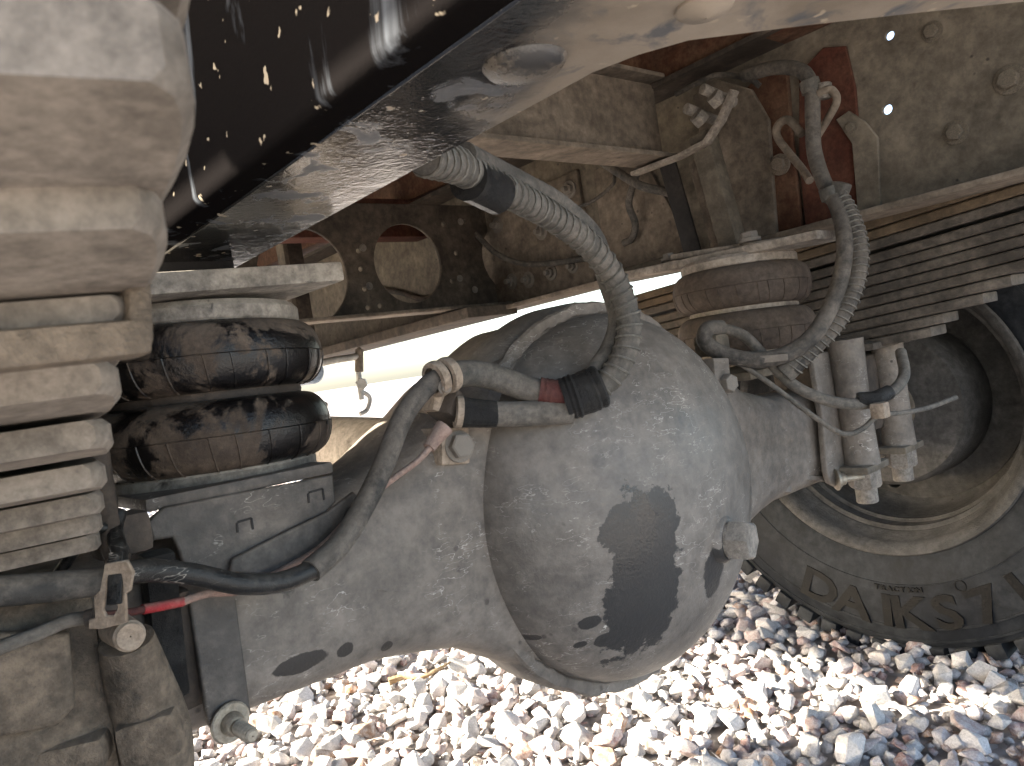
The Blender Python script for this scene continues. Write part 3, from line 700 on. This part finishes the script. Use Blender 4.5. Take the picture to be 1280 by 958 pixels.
for i, (d, ze, t_, px) in enumerate(tabL):
    tip = atD(px, 531 - FPX * (ze + t_ / 2) / d, d)                # inner corner of the tip
    xi = tip.x; y0 = tip.y
    path = []
    for k, (yy) in enumerate([0, .004, .010, .018, .030, .05, .08, .13, .2, .3, .42, .6, .8, 1.1]):
        y = y0 + yy
        if y > 1.35: break
        u = min(1, yy / .16); u = u * u * (3 - 2 * u)
        ci = xi + (min(y, .55) - y0) * .185 - WL / 2 + .004
        path.append(Vector((ci, y, HZ + ze + (stack[i] - ze) * u)))
    leaf_mesh(path, WL, t_ * (.80 if i < 4 else .84), .020, .86, .30).build('leaf', 'leaf_dust', ls)
# rebound clip under the fourth leaf
b = atD(168, 424, .196); a = b + Vector((-.125, 0, -.001)); dtop = atD(164, 300, .203)
mb = MB(); mb.bar(a, b + Vector((.003, 0, 0)), .012, .0095, bev=.003); mb.bar(b - Vector((0, 0, .003)), dtop, .006, .012, up=Vector((0, 1, 0)), bev=.002)
mb.build('rebound_clip', 'casting', ls)
# ---------------------------------------------- spring seat casting with U-bolt leg (lower left)
ss = empty('spring_seat', (.07, .58, .40), 'brown dirt-caked spring seat casting with a round U-bolt column at the near spring', 'spring seat', 'spring seats on the axle')
mb = MB(); mb.box((.0, .60, .475), (.215, .10, .235), bev=.012); mb.build('seat_block', 'casting', ss)
plateY('raised_pad', [(-60, 790), (85, 790), (92, 880), (70, 905), (-60, 930)], .540, .016, 'casting', ss, bev=.004)
mb = MB(); mb.tube([atD(158, 800, .49), atD(172, 850, .50), atD(190, 905, .505), atD(197, 945, .505), atD(203, 985, .51)], lambda u: .0165 + .006 * math.sin(u * 2.6), n=18); mb.build('u_bolt_column', 'casting', ss)
q = atD(163, 796, .472); mb = MB(); mb.cyl(q + Vector((0, .035, 0)), q, .0105, .0095, n=24, bev=.002); mb.lathe([(.0085, 0), (.008, -.001), (.004, -.0012), (.0005, .0)], q, (0, 1, 0), 24); mb.build('pin_head', 'clip_metal', ss)
MB().bar(atD(122, 790, .50), atD(150, 960, .515), .014, .02, up=Vector((0, 1, 0)), bev=.005).build('casting_rib', 'casting', ss)
MB().bar(atD(-30, 965, .47), atD(140, 925, .49), .04, .02, up=Vector((0, 0, 1)), bev=.006).build('lower_ledge', 'casting', ss)
MB().bar(atD(150, 930, .49), atD(228, 905, .50), .03, .030, up=Vector((0, 0, 1)), bev=.008).build('lower_ledge', 'casting', ss)
MB().bar(atD(205, 740, .575), atD(235, 880, .585), .030, .03, up=Vector((0, 1, 0)), bev=.006).build('side_cheek', 'frame_dark', ss)
MB().bar(atD(195, 690, .56), atD(215, 870, .57), .022, .02, up=Vector((0, 1, 0)), bev=.004).build('side_cheek', 'tape_black', ss)
mb = MB(); mb.tube([atD(118, 540, .50), atD(126, 600, .50), atD(138, 668, .49), atD(148, 700, .48)], .0075, n=12); mb.build('drop_link', 'frame_dark', ss)
MB().box(atD(150, 668, .52), (.035, .03, .028), None, .006).build('link_clamp', 'frame_dark', ss)

# ================================================================== FAR LEAF SPRING (right)
rs = empty('leaf_spring', (1.3, .6, .62), 'long grey-brown stack of spring leaves running under the far frame rail above the wheel', 'leaf spring', 'rear leaf springs')
XI = 1.275; TL = .0168; NL = 12
# underside of the lowest leaf, from two surveyed points
pa, pb = atX(1065, 402, XI), atX(1262, 357, XI)
slope = (pb.z - pa.z) / (pb.y - pa.y); kline = lambda y: pa.z + slope * (y - pa.y)       # underside of third-lowest leaf
ends = {0: atX(1160, 420, XI).y, 1: atX(1176, 408, XI).y, 2: atX(1226, 382, XI).y, 3: atX(1262, 364, XI).y}
for i in range(NL):
    y0 = ends.get(i, ends[3] - .10 * (i - 3)); path = []
    for k in range(16):
        y = y0 + (1.06 + .03 * i - y0) * (k / 15) ** 1.25 if k else y0
        zc = kline(y) + (.10 * (y - .9) ** 2 if y > .9 else 0)
        path.append(Vector((XI + WL / 2, y, zc + (i - 3) * TL)))
    gap = .004 if i == 9 else 0
    for p_ in path: p_.z += .004 * (i >= 9)
    lf_ = leaf_mesh(path, WL, TL * .87, .035, .72).build('leaf', 'leaf_tan' if i >= 10 else 'leaf_grey', rs)

# U-bolt columns and nuts at the far spring
us = empty('spring_seat', (1.31, .57, .40), 'pair of cast U-bolt columns with hex nuts clamping the far spring to the axle', 'spring seat', 'spring seats on the axle')
YU = .565
for (pt, pbm, nt, r_, yu) in (((1058, 440), (1078, 580), (1086, 604), .0275, .575), ((1108, 432), (1124, 556), (1132, 586), .027, .575)):
    a, b = atY(*pt, yu), atY(*pbm, yu); dv = (b - a).normalized()
    mb = MB(); mb.tube([a - dv * .02, a.lerp(b, .3), a.lerp(b, .65), b], lambda u: r_ * (1.0 - .10 * math.sin(u * math.pi)), n=22); mb.build('u_bolt_column', 'axle_paint', us)
    mb = MB(); mb.box(b + dv * .004, (.078, .052, .012), None, .004); mb.build('clamp_washer', 'frame_grey', us)
    mb = MB(); mb.hexa(b + dv * .008, b + dv * .038, .025); mb.build('nut', 'bolt_metal', us)
    mb = MB(); mb.cyl(b + dv * .036, b + dv * .062, .0165); mb.build('bolt_end', 'bolt_metal', us)
MB().box((1.33, .66, .545), (.17, .15, .13), bev=.012).build('seat_block', 'frame_dark', us)
MB().bar(atY(1050, 470, .63), atY(1068, 600, .63), .03, .02, up=Vector((0, 1, 0)), bev=.004).build('side_cheek', 'frame_grey', us)
MB().box((1.32, .64, .625), (.15, .18, .012), bev=.004).build('top_pad', 'leaf_grey', us)
mb = MB(); mb.tube([atY(1040, 310, .66), atY(1046, 380, .64), atY(1054, 440, .62)], .010, n=12); mb.build('guide_pin', 'axle_paint', us)

# ================================================================== WHEEL
XW, ZW = 1.645, .485
wh = empty('wheel', (XW, CY, 0), 'dirty truck wheel with dark lettered tyre standing on the gravel', 'wheel')
half = [(.262, -.118), (.280, -.134), (.300, -.141), (.340, -.148), (.3405, -.1495), (.343, -.1495), (.3435, -.148), (.385, -.150), (.425, -.1455), (.4255, -.147), (.429, -.147), (.430, -.1445), (.452, -.136), (.4525, -.138), (.457, -.137), (.458, -.132), (.470, -.125)]
prof = half + [(.476, -.10), (.480, -.05), (.481, 0)] + [(r_, -x_) for r_, x_ in ([(.480, -.05), (.476, -.10)] + half[::-1])]
ty = MB().lathe(prof, (XW, CY, ZW), (1, 0, 0), 128)
for k in range(56):        # shoulder lugs
    th = 2 * math.pi * k / 56; dv = Vector((0, math.cos(th), math.sin(th))); tv = Vector((0, -math.sin(th), math.cos(th)))
    for s_ in (-1, 1):
        rot = Matrix((Vector((1, 0, 0)), tv, dv)).transposed()
        ty.box(Vector((XW + s_ * .105, CY, ZW)) + dv * .482 + tv * (.008 * s_), (.060, .032, .028), rot, .003)
for k in range(72):
    th = 2 * math.pi * k / 72; dv = Vector((0, math.cos(th), math.sin(th))); tv = Vector((0, -math.sin(th), math.cos(th)))
    rot = Matrix((Vector((1, 0, 0)), tv, dv)).transposed() @ Matrix.Rotation(.4, 3, 'Z')
    for x_ in (-.035, .035): ty.box(Vector((XW + x_, CY, ZW)) + dv * .484, (.05, .030, .026), rot, .003)
ty = ty.build('tyre', 'tyre_rubber', wh)
rim = MB().lathe([(.262, -.10), (.270, -.122), (.284, -.134), (.287, -.139), (.284, -.1435), (.277, -.143), (.268, -.136), (.2625, -.120), (.259, -.095), (.252, -.088), (.251, -.080), (.243, -.076), (.242, -.05), (.236, -.044), (.236, -.02), (.233, .0), (.232, .03), (.226, .052), (.212, .062)], (XW, CY, ZW), (1, 0, 0), 96)
rim = rim.build('rim', 'rim_dirt', wh)
_q = atX(1115, 618, XW + .062); HA = math.atan2(_q.z - ZW, _q.y - CY)
hh = [circ(.188 * math.cos(2 * math.pi * k / 3 + HA), .188 * math.sin(2 * math.pi * k / 3 + HA), .017, 16) for k in range(1)]
plate('wheel_disc', circ(0, 0, .216, 64), hh, .010, (XW + .062, CY, ZW), (0, 1, 0), (0, 0, 1), 'rim_dirt', wh)
MB().lathe([(.060, -.09), (.150, -.085), (.160, -.07), (.163, .03), (.150, .055), (.06, .057)], (XW, CY, ZW), (1, 0, 0), 64).build('brake_drum', 'rim_dirt', wh)
MB().lathe([(.0, -.20), (.062, -.20), (.066, -.19), (.066, -.05)], (XW, CY, ZW), (1, 0, 0), 40).build('axle_end', 'frame_grey', wh)
mb = MB(); mb.tube([atD(1170, 470, 1.6), atD(1166, 490, 1.6), atD(1174, 512, 1.6)], .005, n=8); mb.build('adjuster_spring', 'rim_dirt', wh)
wo = empty('wheel', (XW + .335, CY, 0), 'outer twin wheel hidden behind the lettered tyre', 'wheel')
for c in list(wh.children):
    if c.name.split('.')[0] in ('tyre', 'rim', 'wheel_disc'):
        k_ = c.copy(); COL.objects.link(k_); k_.parent = wo; k_.matrix_world = Matrix.Translation((.335, 0, 0))
for (dx_, lb) in ((-1.93, 'near inner twin wheel beside the beige leaf stack'), (-2.265, 'near outer twin wheel outside the beige leaf stack')):
    wl_ = empty('wheel', (XW + dx_, CY, 0), lb, 'wheel')
    for c in list(wh.children):
        if c.name.split('.')[0] in ('tyre', 'rim', 'wheel_disc', 'brake_drum'):
            k_ = c.copy(); COL.objects.link(k_); k_.parent = wl_
            k_.matrix_world = Matrix.Translation((XW + dx_, CY, .485)) @ Matrix.Rotation(math.pi, 4, 'Z') @ Matrix.Translation((-XW, -CY, -ZW))
# moulded lettering on the inner sidewall, curved round the wheel
def arc_text(txt, size, rad, ang0, track, name, mat):
    th = ang0
    for ch in txt:
        if ch != ' ':
            cu = bpy.data.curves.new('t', 'FONT'); cu.body = ch; cu.size = size; cu.extrude = .0016; cu.align_x = 'CENTER'; cu.align_y = 'CENTER'; cu.shear = .0; cu.resolution_u = 3; cu.offset = size * .028
            to = bpy.data.objects.new('t', cu); me = bpy.data.meshes.new_from_object(to); bpy.data.objects.remove(to); bpy.data.curves.remove(cu)
            # at the bottom of the tyre: letter tops point to the hub, reading direction towards the rear (-Y)
            rv = Vector((0, math.cos(th), math.sin(th))); tv = Vector((0, math.sin(th), -math.cos(th)))
            Mx = Matrix((tv * 1.25, -rv, Vector((-1, 0, 0)))).transposed().to_4x4(); Mx.translation = Vector((XW - .1500 - .0012 + sidewall(rad), CY, ZW)) + rv * rad
            me.transform(Mx); me.materials.clear(); me.materials.append(MATS[mat]); o = bpy.data.objects.new(name, me); COL.objects.link(o); o.parent = ty
        th -= track * (0.6 if ch in ' I/1' else 1.0)
def sidewall(rad):
    for (r0, x0), (r1, x1) in zip(half, half[1:]):
        if r0 <= rad <= r1: return (x0 + (x1 - x0) * (rad - r0) / (r1 - r0)) + .150
    return 0
ang = lambda a, b: math.atan2(atX(a, b, XW - .148).z - ZW, atX(a, b, XW - .148).y - CY)
arc_text('DAIKS7I', .088, .398, ang(1033, 704), R(10.2), 'letter', 'tyre_letter')
arc_text('TRACTION', .013, .350, ang(1095, 705), R(2.0), 'small_letter', 'tyre_letter')
_a = ang(1187, 707); _rv = Vector((0, math.cos(_a), math.sin(_a)))
MB().lathe([(.0085, -.0012), (.0105, -.0012), (.0105, .0008), (.0085, .0008), (.0085, -.0012)], Vector((XW - .1490, CY, ZW)) + _rv * .352, (1, 0, 0), 28).build('ring_mark', 'tyre_letter', ty)

# ================================================================== HOSES AND PIPES
def hose(name, pts, r, label, cat='hose', mat='hose_rubber', n=14, group=None, jit=0.01):
    o = MB().tube(pts, r, n=n, res=10, jit=jit).build(name, mat); return tag(o, label, cat, group)
D = atD
# 1 near lower hose along the left beam
e = empty('brake_hose', D(300, 730, .56), 'black cracked brake hose sagging along the axle beam to the red taped joint', 'hose')
MB().tube([D(-40, 742, .42), D(40, 736, .44), D(125, 727, .468)], .0088, n=16).build('hose_end', 'hose_rubber', e)
pA = [D(120, 727, .468), D(180, 714, .50), D(240, 718, .525), D(300, 730, .545), D(350, 728, .565), D(392, 712, .585)]
MB().tube(pA, .0076, n=16, res=10).build('hose', 'hose_black', e)
pB = [D(388, 714, .583), D(425, 680, .61), D(455, 632, .635), D(478, 585, .655), D(505, 520, .68), D(535, 482, .70), D(556, 470, .712)]
MB().tube(pB, lambda u: .0094, n=16, res=10, jit=.01).build('hose', 'hose_rubber', e)
pC = [D(556, 470, .712), D(590, 467, .735), D(625, 474, .75), D(660, 487, .755), D(692, 492, .755), D(722, 490, .755)]
MB().tube(pC, .0128, n=18, res=10).build('hose', 'hose_sleeve', e)
MB().tube([D(674, 489, .754), D(695, 492, .754), D(716, 491, .754)], lambda u: .0136, n=18, jit=.03).build('tape_wrap', 'tape_red', e)
for a in (D(546, 474, .705), D(560, 469, .712)):
    nx = (D(575, 466, .725) - D(535, 482, .70)).normalized()
    MB().lathe([(.012, -.0045), (.0165, -.004), (.0172, 0), (.0165, .004), (.012, .0045)], a, nx, 24).build('clamp_ring', 'clip_metal', e)
bolt(D(556, 484, .70), (-.2, -1, -.2), .005, e, washer=1.4)
# 2 second short stiff pipe into the joint
e2 = empty('brake_hose', D(640, 515, .75), 'short straight grey sleeve between black square block and taped joint on the cover', 'hose')
MB().tube([D(582, 516, .735), D(640, 518, .745), D(714, 514, .755)], .0125, n=18).build('sleeve', 'hose_sleeve', e2)
MB().tube([D(573, 515, .732), D(600, 517, .738), D(620, 518, .742)], lambda u: .0148 - .002 * u, n=18, jit=.02).build('end_boot', 'tape_black', e2)
MB().box(D(560, 508, .742), (.03, .032, .026), Matrix.Rotation(R(35), 3, 'Y') @ Matrix.Rotation(R(20), 3, 'Z'), .003).build('union_block', 'frame_dark', e2)
MB().box(D(546, 498, .742), (.026, .03, .03), Matrix.Rotation(R(20), 3, 'Y'), .003).build('union_bracket', 'clip_metal', e2)
MB().lathe([(.010, -.004), (.0155, -.003), (.0155, .003), (.010, .004)], D(573, 515, .731), D(620, 518, .74) - D(573, 515, .731), 24).build('collar', 'clip_metal', e2)
# joint: black tape bundle
jt = MB().tube([D(704, 500, .757), D(728, 492, .757), D(752, 482, .758)], lambda u: .022 - .002 * abs(u - .5), n=18, jit=.05).build('tape_bundle', 'tape_black'); tag(jt, 'lump of black tape joining three hoses on the domed cover', 'tape')
# 3 big arching pair: smooth hose plus coil-guarded hose, from the cover up to the near rail
up = [D(735, 494, .757), D(765, 470, .76), D(783, 435, .765), D(785, 395, .77), D(766, 345, .765), D(732, 303, .74), D(690, 271, .70), D(648, 247, .65), D(607, 226, .60), D(570, 207, .55), D(530, 196, .50)]
e3 = empty('guarded_hose', D(780, 430, .77), 'arching hose in a wire coil guard rising from the cover to the oily rail', 'hose')
MB().tube(up, .0118, n=16, res=10, jit=.01).build('hose', 'hose_sleeve', e3)
mb = MB(); tube_raw(mb, helix(up, .0127, .0115, 10, 12), .0013, 5); mb.build('coil_guard', 'coil_wire', e3)
# rounded corrugation between turns
mb = MB(); P_ = smooth_path(up, 24); Fr = frames(P_); vs = []; fs = []; L = 0
for i, (p_, (a, b)) in enumerate(zip(P_, Fr)):
    if i: L += (p_ - P_[i - 1]).length
    q = .0119 + .0007 * math.sin(2 * math.pi * L / .0115)
    for k in range(14): vs.append(p_ + a * math.cos(k * math.pi / 7) * q + b * math.sin(k * math.pi / 7) * q)
for i in range(len(P_) - 1):
    for k in range(14): fs.append((i * 14 + k, i * 14 + (k + 1) % 14, (i + 1) * 14 + (k + 1) % 14, (i + 1) * 14 + k))
mb.add(vs, fs); mb.build('sleeve', 'hose_sleeve', e3)
up2 = [D(722, 488, .752), D(748, 458, .775), D(766, 428, .785), D(772, 395, .79), D(757, 345, .785), D(742, 296, .765), D(700, 256, .72), D(655, 231, .67), D(617, 212, .62), D(580, 194, .56)]
o = hose('brake_hose', up2, .0098, 'smooth dusty hose arching beside the coil guarded hose over the cover', mat='hose_sleeve')
ck = empty('hose_clamp', D(605, 232, .60), 'dark oily clamp block holding the arching hoses under the near rail', 'clamp')
MB().tube([D(585, 224, .575), D(603, 233, .595), D(622, 243, .615)], .0165, n=16).build('rubber_block', 'tape_black', ck)
MB().bar(D(592, 214, .585), D(632, 240, .62), .022, .007, up=CU, bev=.002).build('clamp_strap', 'hose_sleeve', ck)
# 4 thin line with red sleeve on the left
e4 = empty('brake_pipe', D(220, 755, .53), 'thin grey pipe with a bright red sleeve below the black hose', 'pipe')
MB().tube([D(-30, 820, .43), D(40, 795, .45), D(80, 778, .46), D(108, 772, .468)], .0042, n=10).build('pipe', 'hose_sleeve', e4)
MB().tube([D(106, 772, .468), D(165, 765, .50), D(200, 757, .52)], .0026, n=10).build('pipe', 'tape_red', e4)
MB().tube([D(178, 762, .508), D(205, 757, .522), D(229, 752, .535)], .0034, n=10).build('red_sleeve', 'red_plastic', e4)
MB().tube([D(226, 753, .533), D(260, 742, .55), D(300, 738, .57), D(350, 715, .60), D(400, 685, .625), D(440, 645, .645), D(482, 606, .668), D(520, 578, .69), D(542, 555, .70)], .0030, n=10).build('pipe', 'connector', e4)
MB().tube([D(536, 560, .698), D(546, 546, .705), D(556, 534, .71)], lambda u: .0058 + .003 * u, n=12).build('connector', 'connector', e4)
# 5 clip bracket on the left
e5 = empty('hose_clip', D(140, 745, .46), 'tan slotted hose clip with black tie beside the near spring seat', 'clip')
pl = [(132, 704), (160, 700), (168, 715), (164, 738), (158, 742), (160, 778), (128, 786), (112, 786), (112, 774), (120, 772), (118, 745), (126, 738)]
qs = [D(a, b, .452) for a, b in pl]; O_ = qs[0]; U_ = CR; V_ = CU
slot = [(136, 722), (146, 722), (148, 760), (143, 769), (134, 769), (130, 762)]
f2 = lambda q: ((q - O_).dot(U_), (q - O_).dot(V_))
plate('clip_plate', [f2(q) for q in qs], [[f2(D(a, b, .452)) for a, b in slot]], .003, O_, U_, V_, 'clip_metal', e5, .0008)
MB().bar(D(146, 690, .456), D(143, 756, .446), .0085, .0025, up=CF, bev=.0008).build('cable_tie', 'hose_black', e5)
MB().tube([D(108, 774, .462), D(118, 772, .463)], .0055, n=12).build('grommet', 'frame_dark', e5)
MB().tube([D(148, 640, .50), D(143, 665, .49), D(150, 690, .47), D(146, 705, .458)], .0052, n=10).build('tie_tail', 'hose_black', e5)
hose('cable', [D(40, 800, .50), D(60, 740, .49), D(85, 700, .485), D(112, 665, .48), D(140, 660, .49)], .0036, 'thin black cable behind the clip under the lowest spring leaves', 'cable', 'hose_black', 10)
# 6 right-hand hoses
rh1 = [atX(930, 95, 1.20), atX(968, 85, 1.19), atX(1000, 88, 1.175), atX(1014, 108, 1.165), atX(1016, 150, 1.155), atX(1018, 190, 1.15), atX(1030, 228, 1.13), atX(1048, 262, 1.10), atX(1056, 310, 1.06), atX(1046, 365, 1.03), atX(1020, 415, .99), atX(985, 442, .965), atX(945, 450, .94), atX(905, 443, .92), atX(882, 428, .91), atX(884, 412, .92), atX(902, 410, .945)]
e6 = empty('brake_hose', atX(1050, 330, 1.05), 'thick dusty hose dropping from the far rail and looping back to the axle', 'hose')
MB().tube(rh1, .0112, n=16, res=10, jit=.01).build('hose', 'hose_rubber', e6)
for a in ((1013, 108, 1.165), (1038, 242, 1.115)):
    q = atX(*a); MB().lathe([(.009, -.011), (.0145, -.009), (.015, 0), (.0145, .009), (.009, .011)], q, (0.1, -.1, -1), 22).build('ferrule', 'hose_sleeve', e6)
rh2 = [atX(902, 410, .945), atX(930, 420, .96), atX(955, 445, .97), atX(990, 480, .985), atX(1035, 501, 1.01), atX(1080, 505, 1.05), atX(1112, 492, 1.09), atX(1130, 470, 1.13), atX(1126, 440, 1.17)]
hose('brake_hose', rh2, .0078, 'slim dusty hose swinging across the U-bolt columns at the far spring', mat='hose_sleeve')
rc = [atX(1042, 238, 1.125), atX(1060, 265, 1.105), atX(1074, 310, 1.075), atX(1068, 360, 1.05), atX(1045, 405, 1.02), atX(1012, 440, .995), atX(990, 462, .98)]
e7 = empty('guarded_hose', atX(1070, 320, 1.07), 'coil guarded hose hanging beside the thick hose in front of the far spring', 'hose')
mb = MB().tube(rc, .0112, n=14, res=10); mb.build('hose', 'hose_rubber', e7)
mb = MB(); tube_raw(mb, helix(rc, .0128, .0098, 10, 12), .0012, 5); mb.build('coil_guard', 'coil_wire', e7)
q = atX(984, 464, .975); MB().tube([atX(1000, 446, .99), atX(990, 458, .983), atX(980, 468, .976)], .0145, n=16).build('end_fitting', 'hose_sleeve', e7)
th_ = [atX(924, 454, .93), atX(960, 478, .95), atX(1005, 512, .98), atX(1040, 536, 1.0), atX(1060, 543, 1.02), atX(1080, 535, 1.04), atX(1098, 520, 1.07), atX(1130, 516, 1.12), atX(1160, 510, 1.18), atX(1195, 497, 1.25)]
e8 = empty('brake_pipe', th_[4], 'thin dusty brake pipe sagging from the axle to the far wheel', 'pipe')
MB().tube(th_, .0036, n=10, res=8).build('pipe', 'hose_sleeve', e8)
MB().box(atX(1100, 513, 1.05), (.02, .02, .022), None, .004).build('pipe_clip', 'clip_metal', e8)
MB().tube([atX(1072, 500, 1.045), atX(1095, 498, 1.06), atX(1112, 490, 1.08)], .0105, n=14, jit=.06).build('tape_wrap', 'tape_black', e8)
MB().bar(atX(922, 452, .93), atX(985, 446, .96), .022, .010).build('support_bracket', 'axle_paint', e8)
MB().box(atX(890, 432, .935), (.032, .04, .03), None, .006).build('union_block', 'frame_grey', e8)
# hanger hook and clamp on the far rail
e9 = empty('hose_hanger', atX(990, 165, 1.17), 'curled flat hook hanging the thick hose on the rusty far rail plates', 'hook')
MB().tube([atX(1003, 168, 1.16), atX(985, 150, 1.17), atX(972, 158, 1.18), atX(972, 172, 1.19), atX(985, 190, 1.2), atX(1003, 212, 1.18), atX(1012, 226, 1.16)], .0065, n=10).build('hook', 'frame_brown', e9)
MB().tube([atX(1022, 118, 1.16), atX(1038, 112, 1.165), atX(1046, 126, 1.17), atX(1034, 150, 1.18), atX(1022, 170, 1.19)], .006, n=10).build('hook', 'frame_brown', e9)
MB().cyl(atX(1030, 124, 1.17), atX(1030, 104, 1.17), .011).build('nut', 'bolt_metal', e9)
MB().box(atX(1048, 243, 1.12), (.028, .02, .034), Matrix.Rotation(.5, 3, 'X'), .004).build('clamp', 'hose_sleeve', e9)
# thin wires along the far rail
hose('conduit', [atX(738, 193, 1.2), atX(770, 214, 1.2), atX(800, 232, 1.21), atX(832, 240, 1.23), atX(850, 246, 1.25)], .0085, 'ribbed conduit slanting below the cross beam to the black strap', 'conduit', 'hose_rubber', 12)
hose('conduit', [atX(800, 205, 1.22), atX(792, 230, 1.22), atX(786, 255, 1.235), atX(794, 280, 1.245), atX(790, 298, 1.25), atX(780, 304, 1.255)], .0072, 'short ribbed conduit dropping down the far rail plate', 'conduit', 'hose_rubber', 12)
hose('wire', [atX(570, 268, 1.22), atX(600, 298, 1.225), atX(622, 318, 1.23), atX(655, 330, 1.235), atX(700, 328, 1.24), atX(738, 322, 1.25)], .0068, 'thin wire sagging across the bolted splice plate', 'wire', 'hose_rubber', 10)
hose('wire', [atX(712, 262, 1.23), atX(740, 252, 1.23), atX(765, 232, 1.23), atX(768, 220, 1.24)], .004, 'thin curved wire from the arching hose up the far rail', 'wire', 'hose_rubber', 8)
hose('brake_pipe', [atX(845, 118, 1.21), atX(880, 100, 1.21), atX(900, 94, 1.215), atX(935, 98, 1.22), atX(950, 108, 1.23)], .005, 'bent thin pipe at the top of the far rail', 'pipe', 'hose_rubber', 8)
hose('wire', [atX(470, 362, 1.262), atX(500, 366, 1.262), atX(525, 374, 1.26), atX(545, 372, 1.25)], .008, 'dark cable seen through the round crossmember hole', 'wire', 'frame_dark', 8)

# ================================================================== AHEAD OF THE AXLE, in the sun
ds = MB().tube([Vector((.64, .80, .56)), Vector((.60, 1.4, .60)), Vector((.56, 2.1, .64))], .055, n=28).build('drive_shaft', 'pale_metal'); tag(ds, 'dusty pale drive shaft running forward from the axle', 'drive shaft')
lk = empty('linkage', (.9, 1.9, .7), 'sunlit lever and ball joint hanging below the perforated crossmember', 'linkage')
yl = 1.75
MB().tube([atY(385, 447, yl), atY(396, 454, yl), atY(420, 450, yl), atY(452, 445, yl)], .009, n=10).build('lever', 'light_paint', lk)
mb = MB(); mb.cyl(atY(449, 437, yl), atY(449, 465, yl), .011); mb.cyl(atY(449, 434, yl), atY(449, 440, yl), .005); mb.build('joint_pin', 'frame_brown', lk)
mb = MB(); mb.cyl(atY(448, 465, yl), atY(452, 500, yl), .007); mb.build('link_rod', 'light_paint', lk)
mb = MB(); mb.hexa(atY(452, 480, yl + .02), atY(452, 480, yl - .02), .016); mb.build('nut', 'light_paint', lk)
mb = MB(); mb.tube([atY(450, 488, yl), atY(462, 497, yl), atY(459, 512, yl), atY(450, 518, yl)], .006, n=8); mb.build('hook', 'light_paint', lk)
mb = MB(); mb.cyl(atY(392, 464, 1.9) + Vector((0, .08, 0)), atY(392, 464, 1.9), .034, n=28, bev=.006); tag(mb.build('air_tank', 'blue_paint'), 'small pale blue tank end beside the oily air spring', 'tank')
mb = MB(); mb.tube([atY(360, 505, 1.2), atY(392, 505, 1.2), atY(406, 510, 1.2)], lambda u: .013 - .003 * u, n=14); tag(mb.build('rubber_boot', 'connector'), 'reddish rubber boot poking out beside the oily air spring', 'boot')
# dry stalk lying on the gravel
q = atZ(500, 848, .03); q2 = atZ(560, 830, .035)
mb = MB(); mb.tube([atZ(486, 852, .034), atZ(505, 846, .036), atZ(530, 846, .034), atZ(552, 834, .036), atZ(566, 826, .036)], lambda u: .0065 * (1 - u) + .002, n=7, jit=.15); tag(mb.build('dry_stalk', 'straw'), 'dry brown plant stalk lying on the white gravel', 'stalk')

# empties sit at their thing's base without moving the parts
bpy.context.view_layer.update()
for o in list(COL.objects):
    if o.type == 'EMPTY' and '_base' in o:
        b = Vector(o['_base']); del o['_base']; o.location = b
        for c in o.children: c.matrix_parent_inverse = Matrix.Translation(-b)
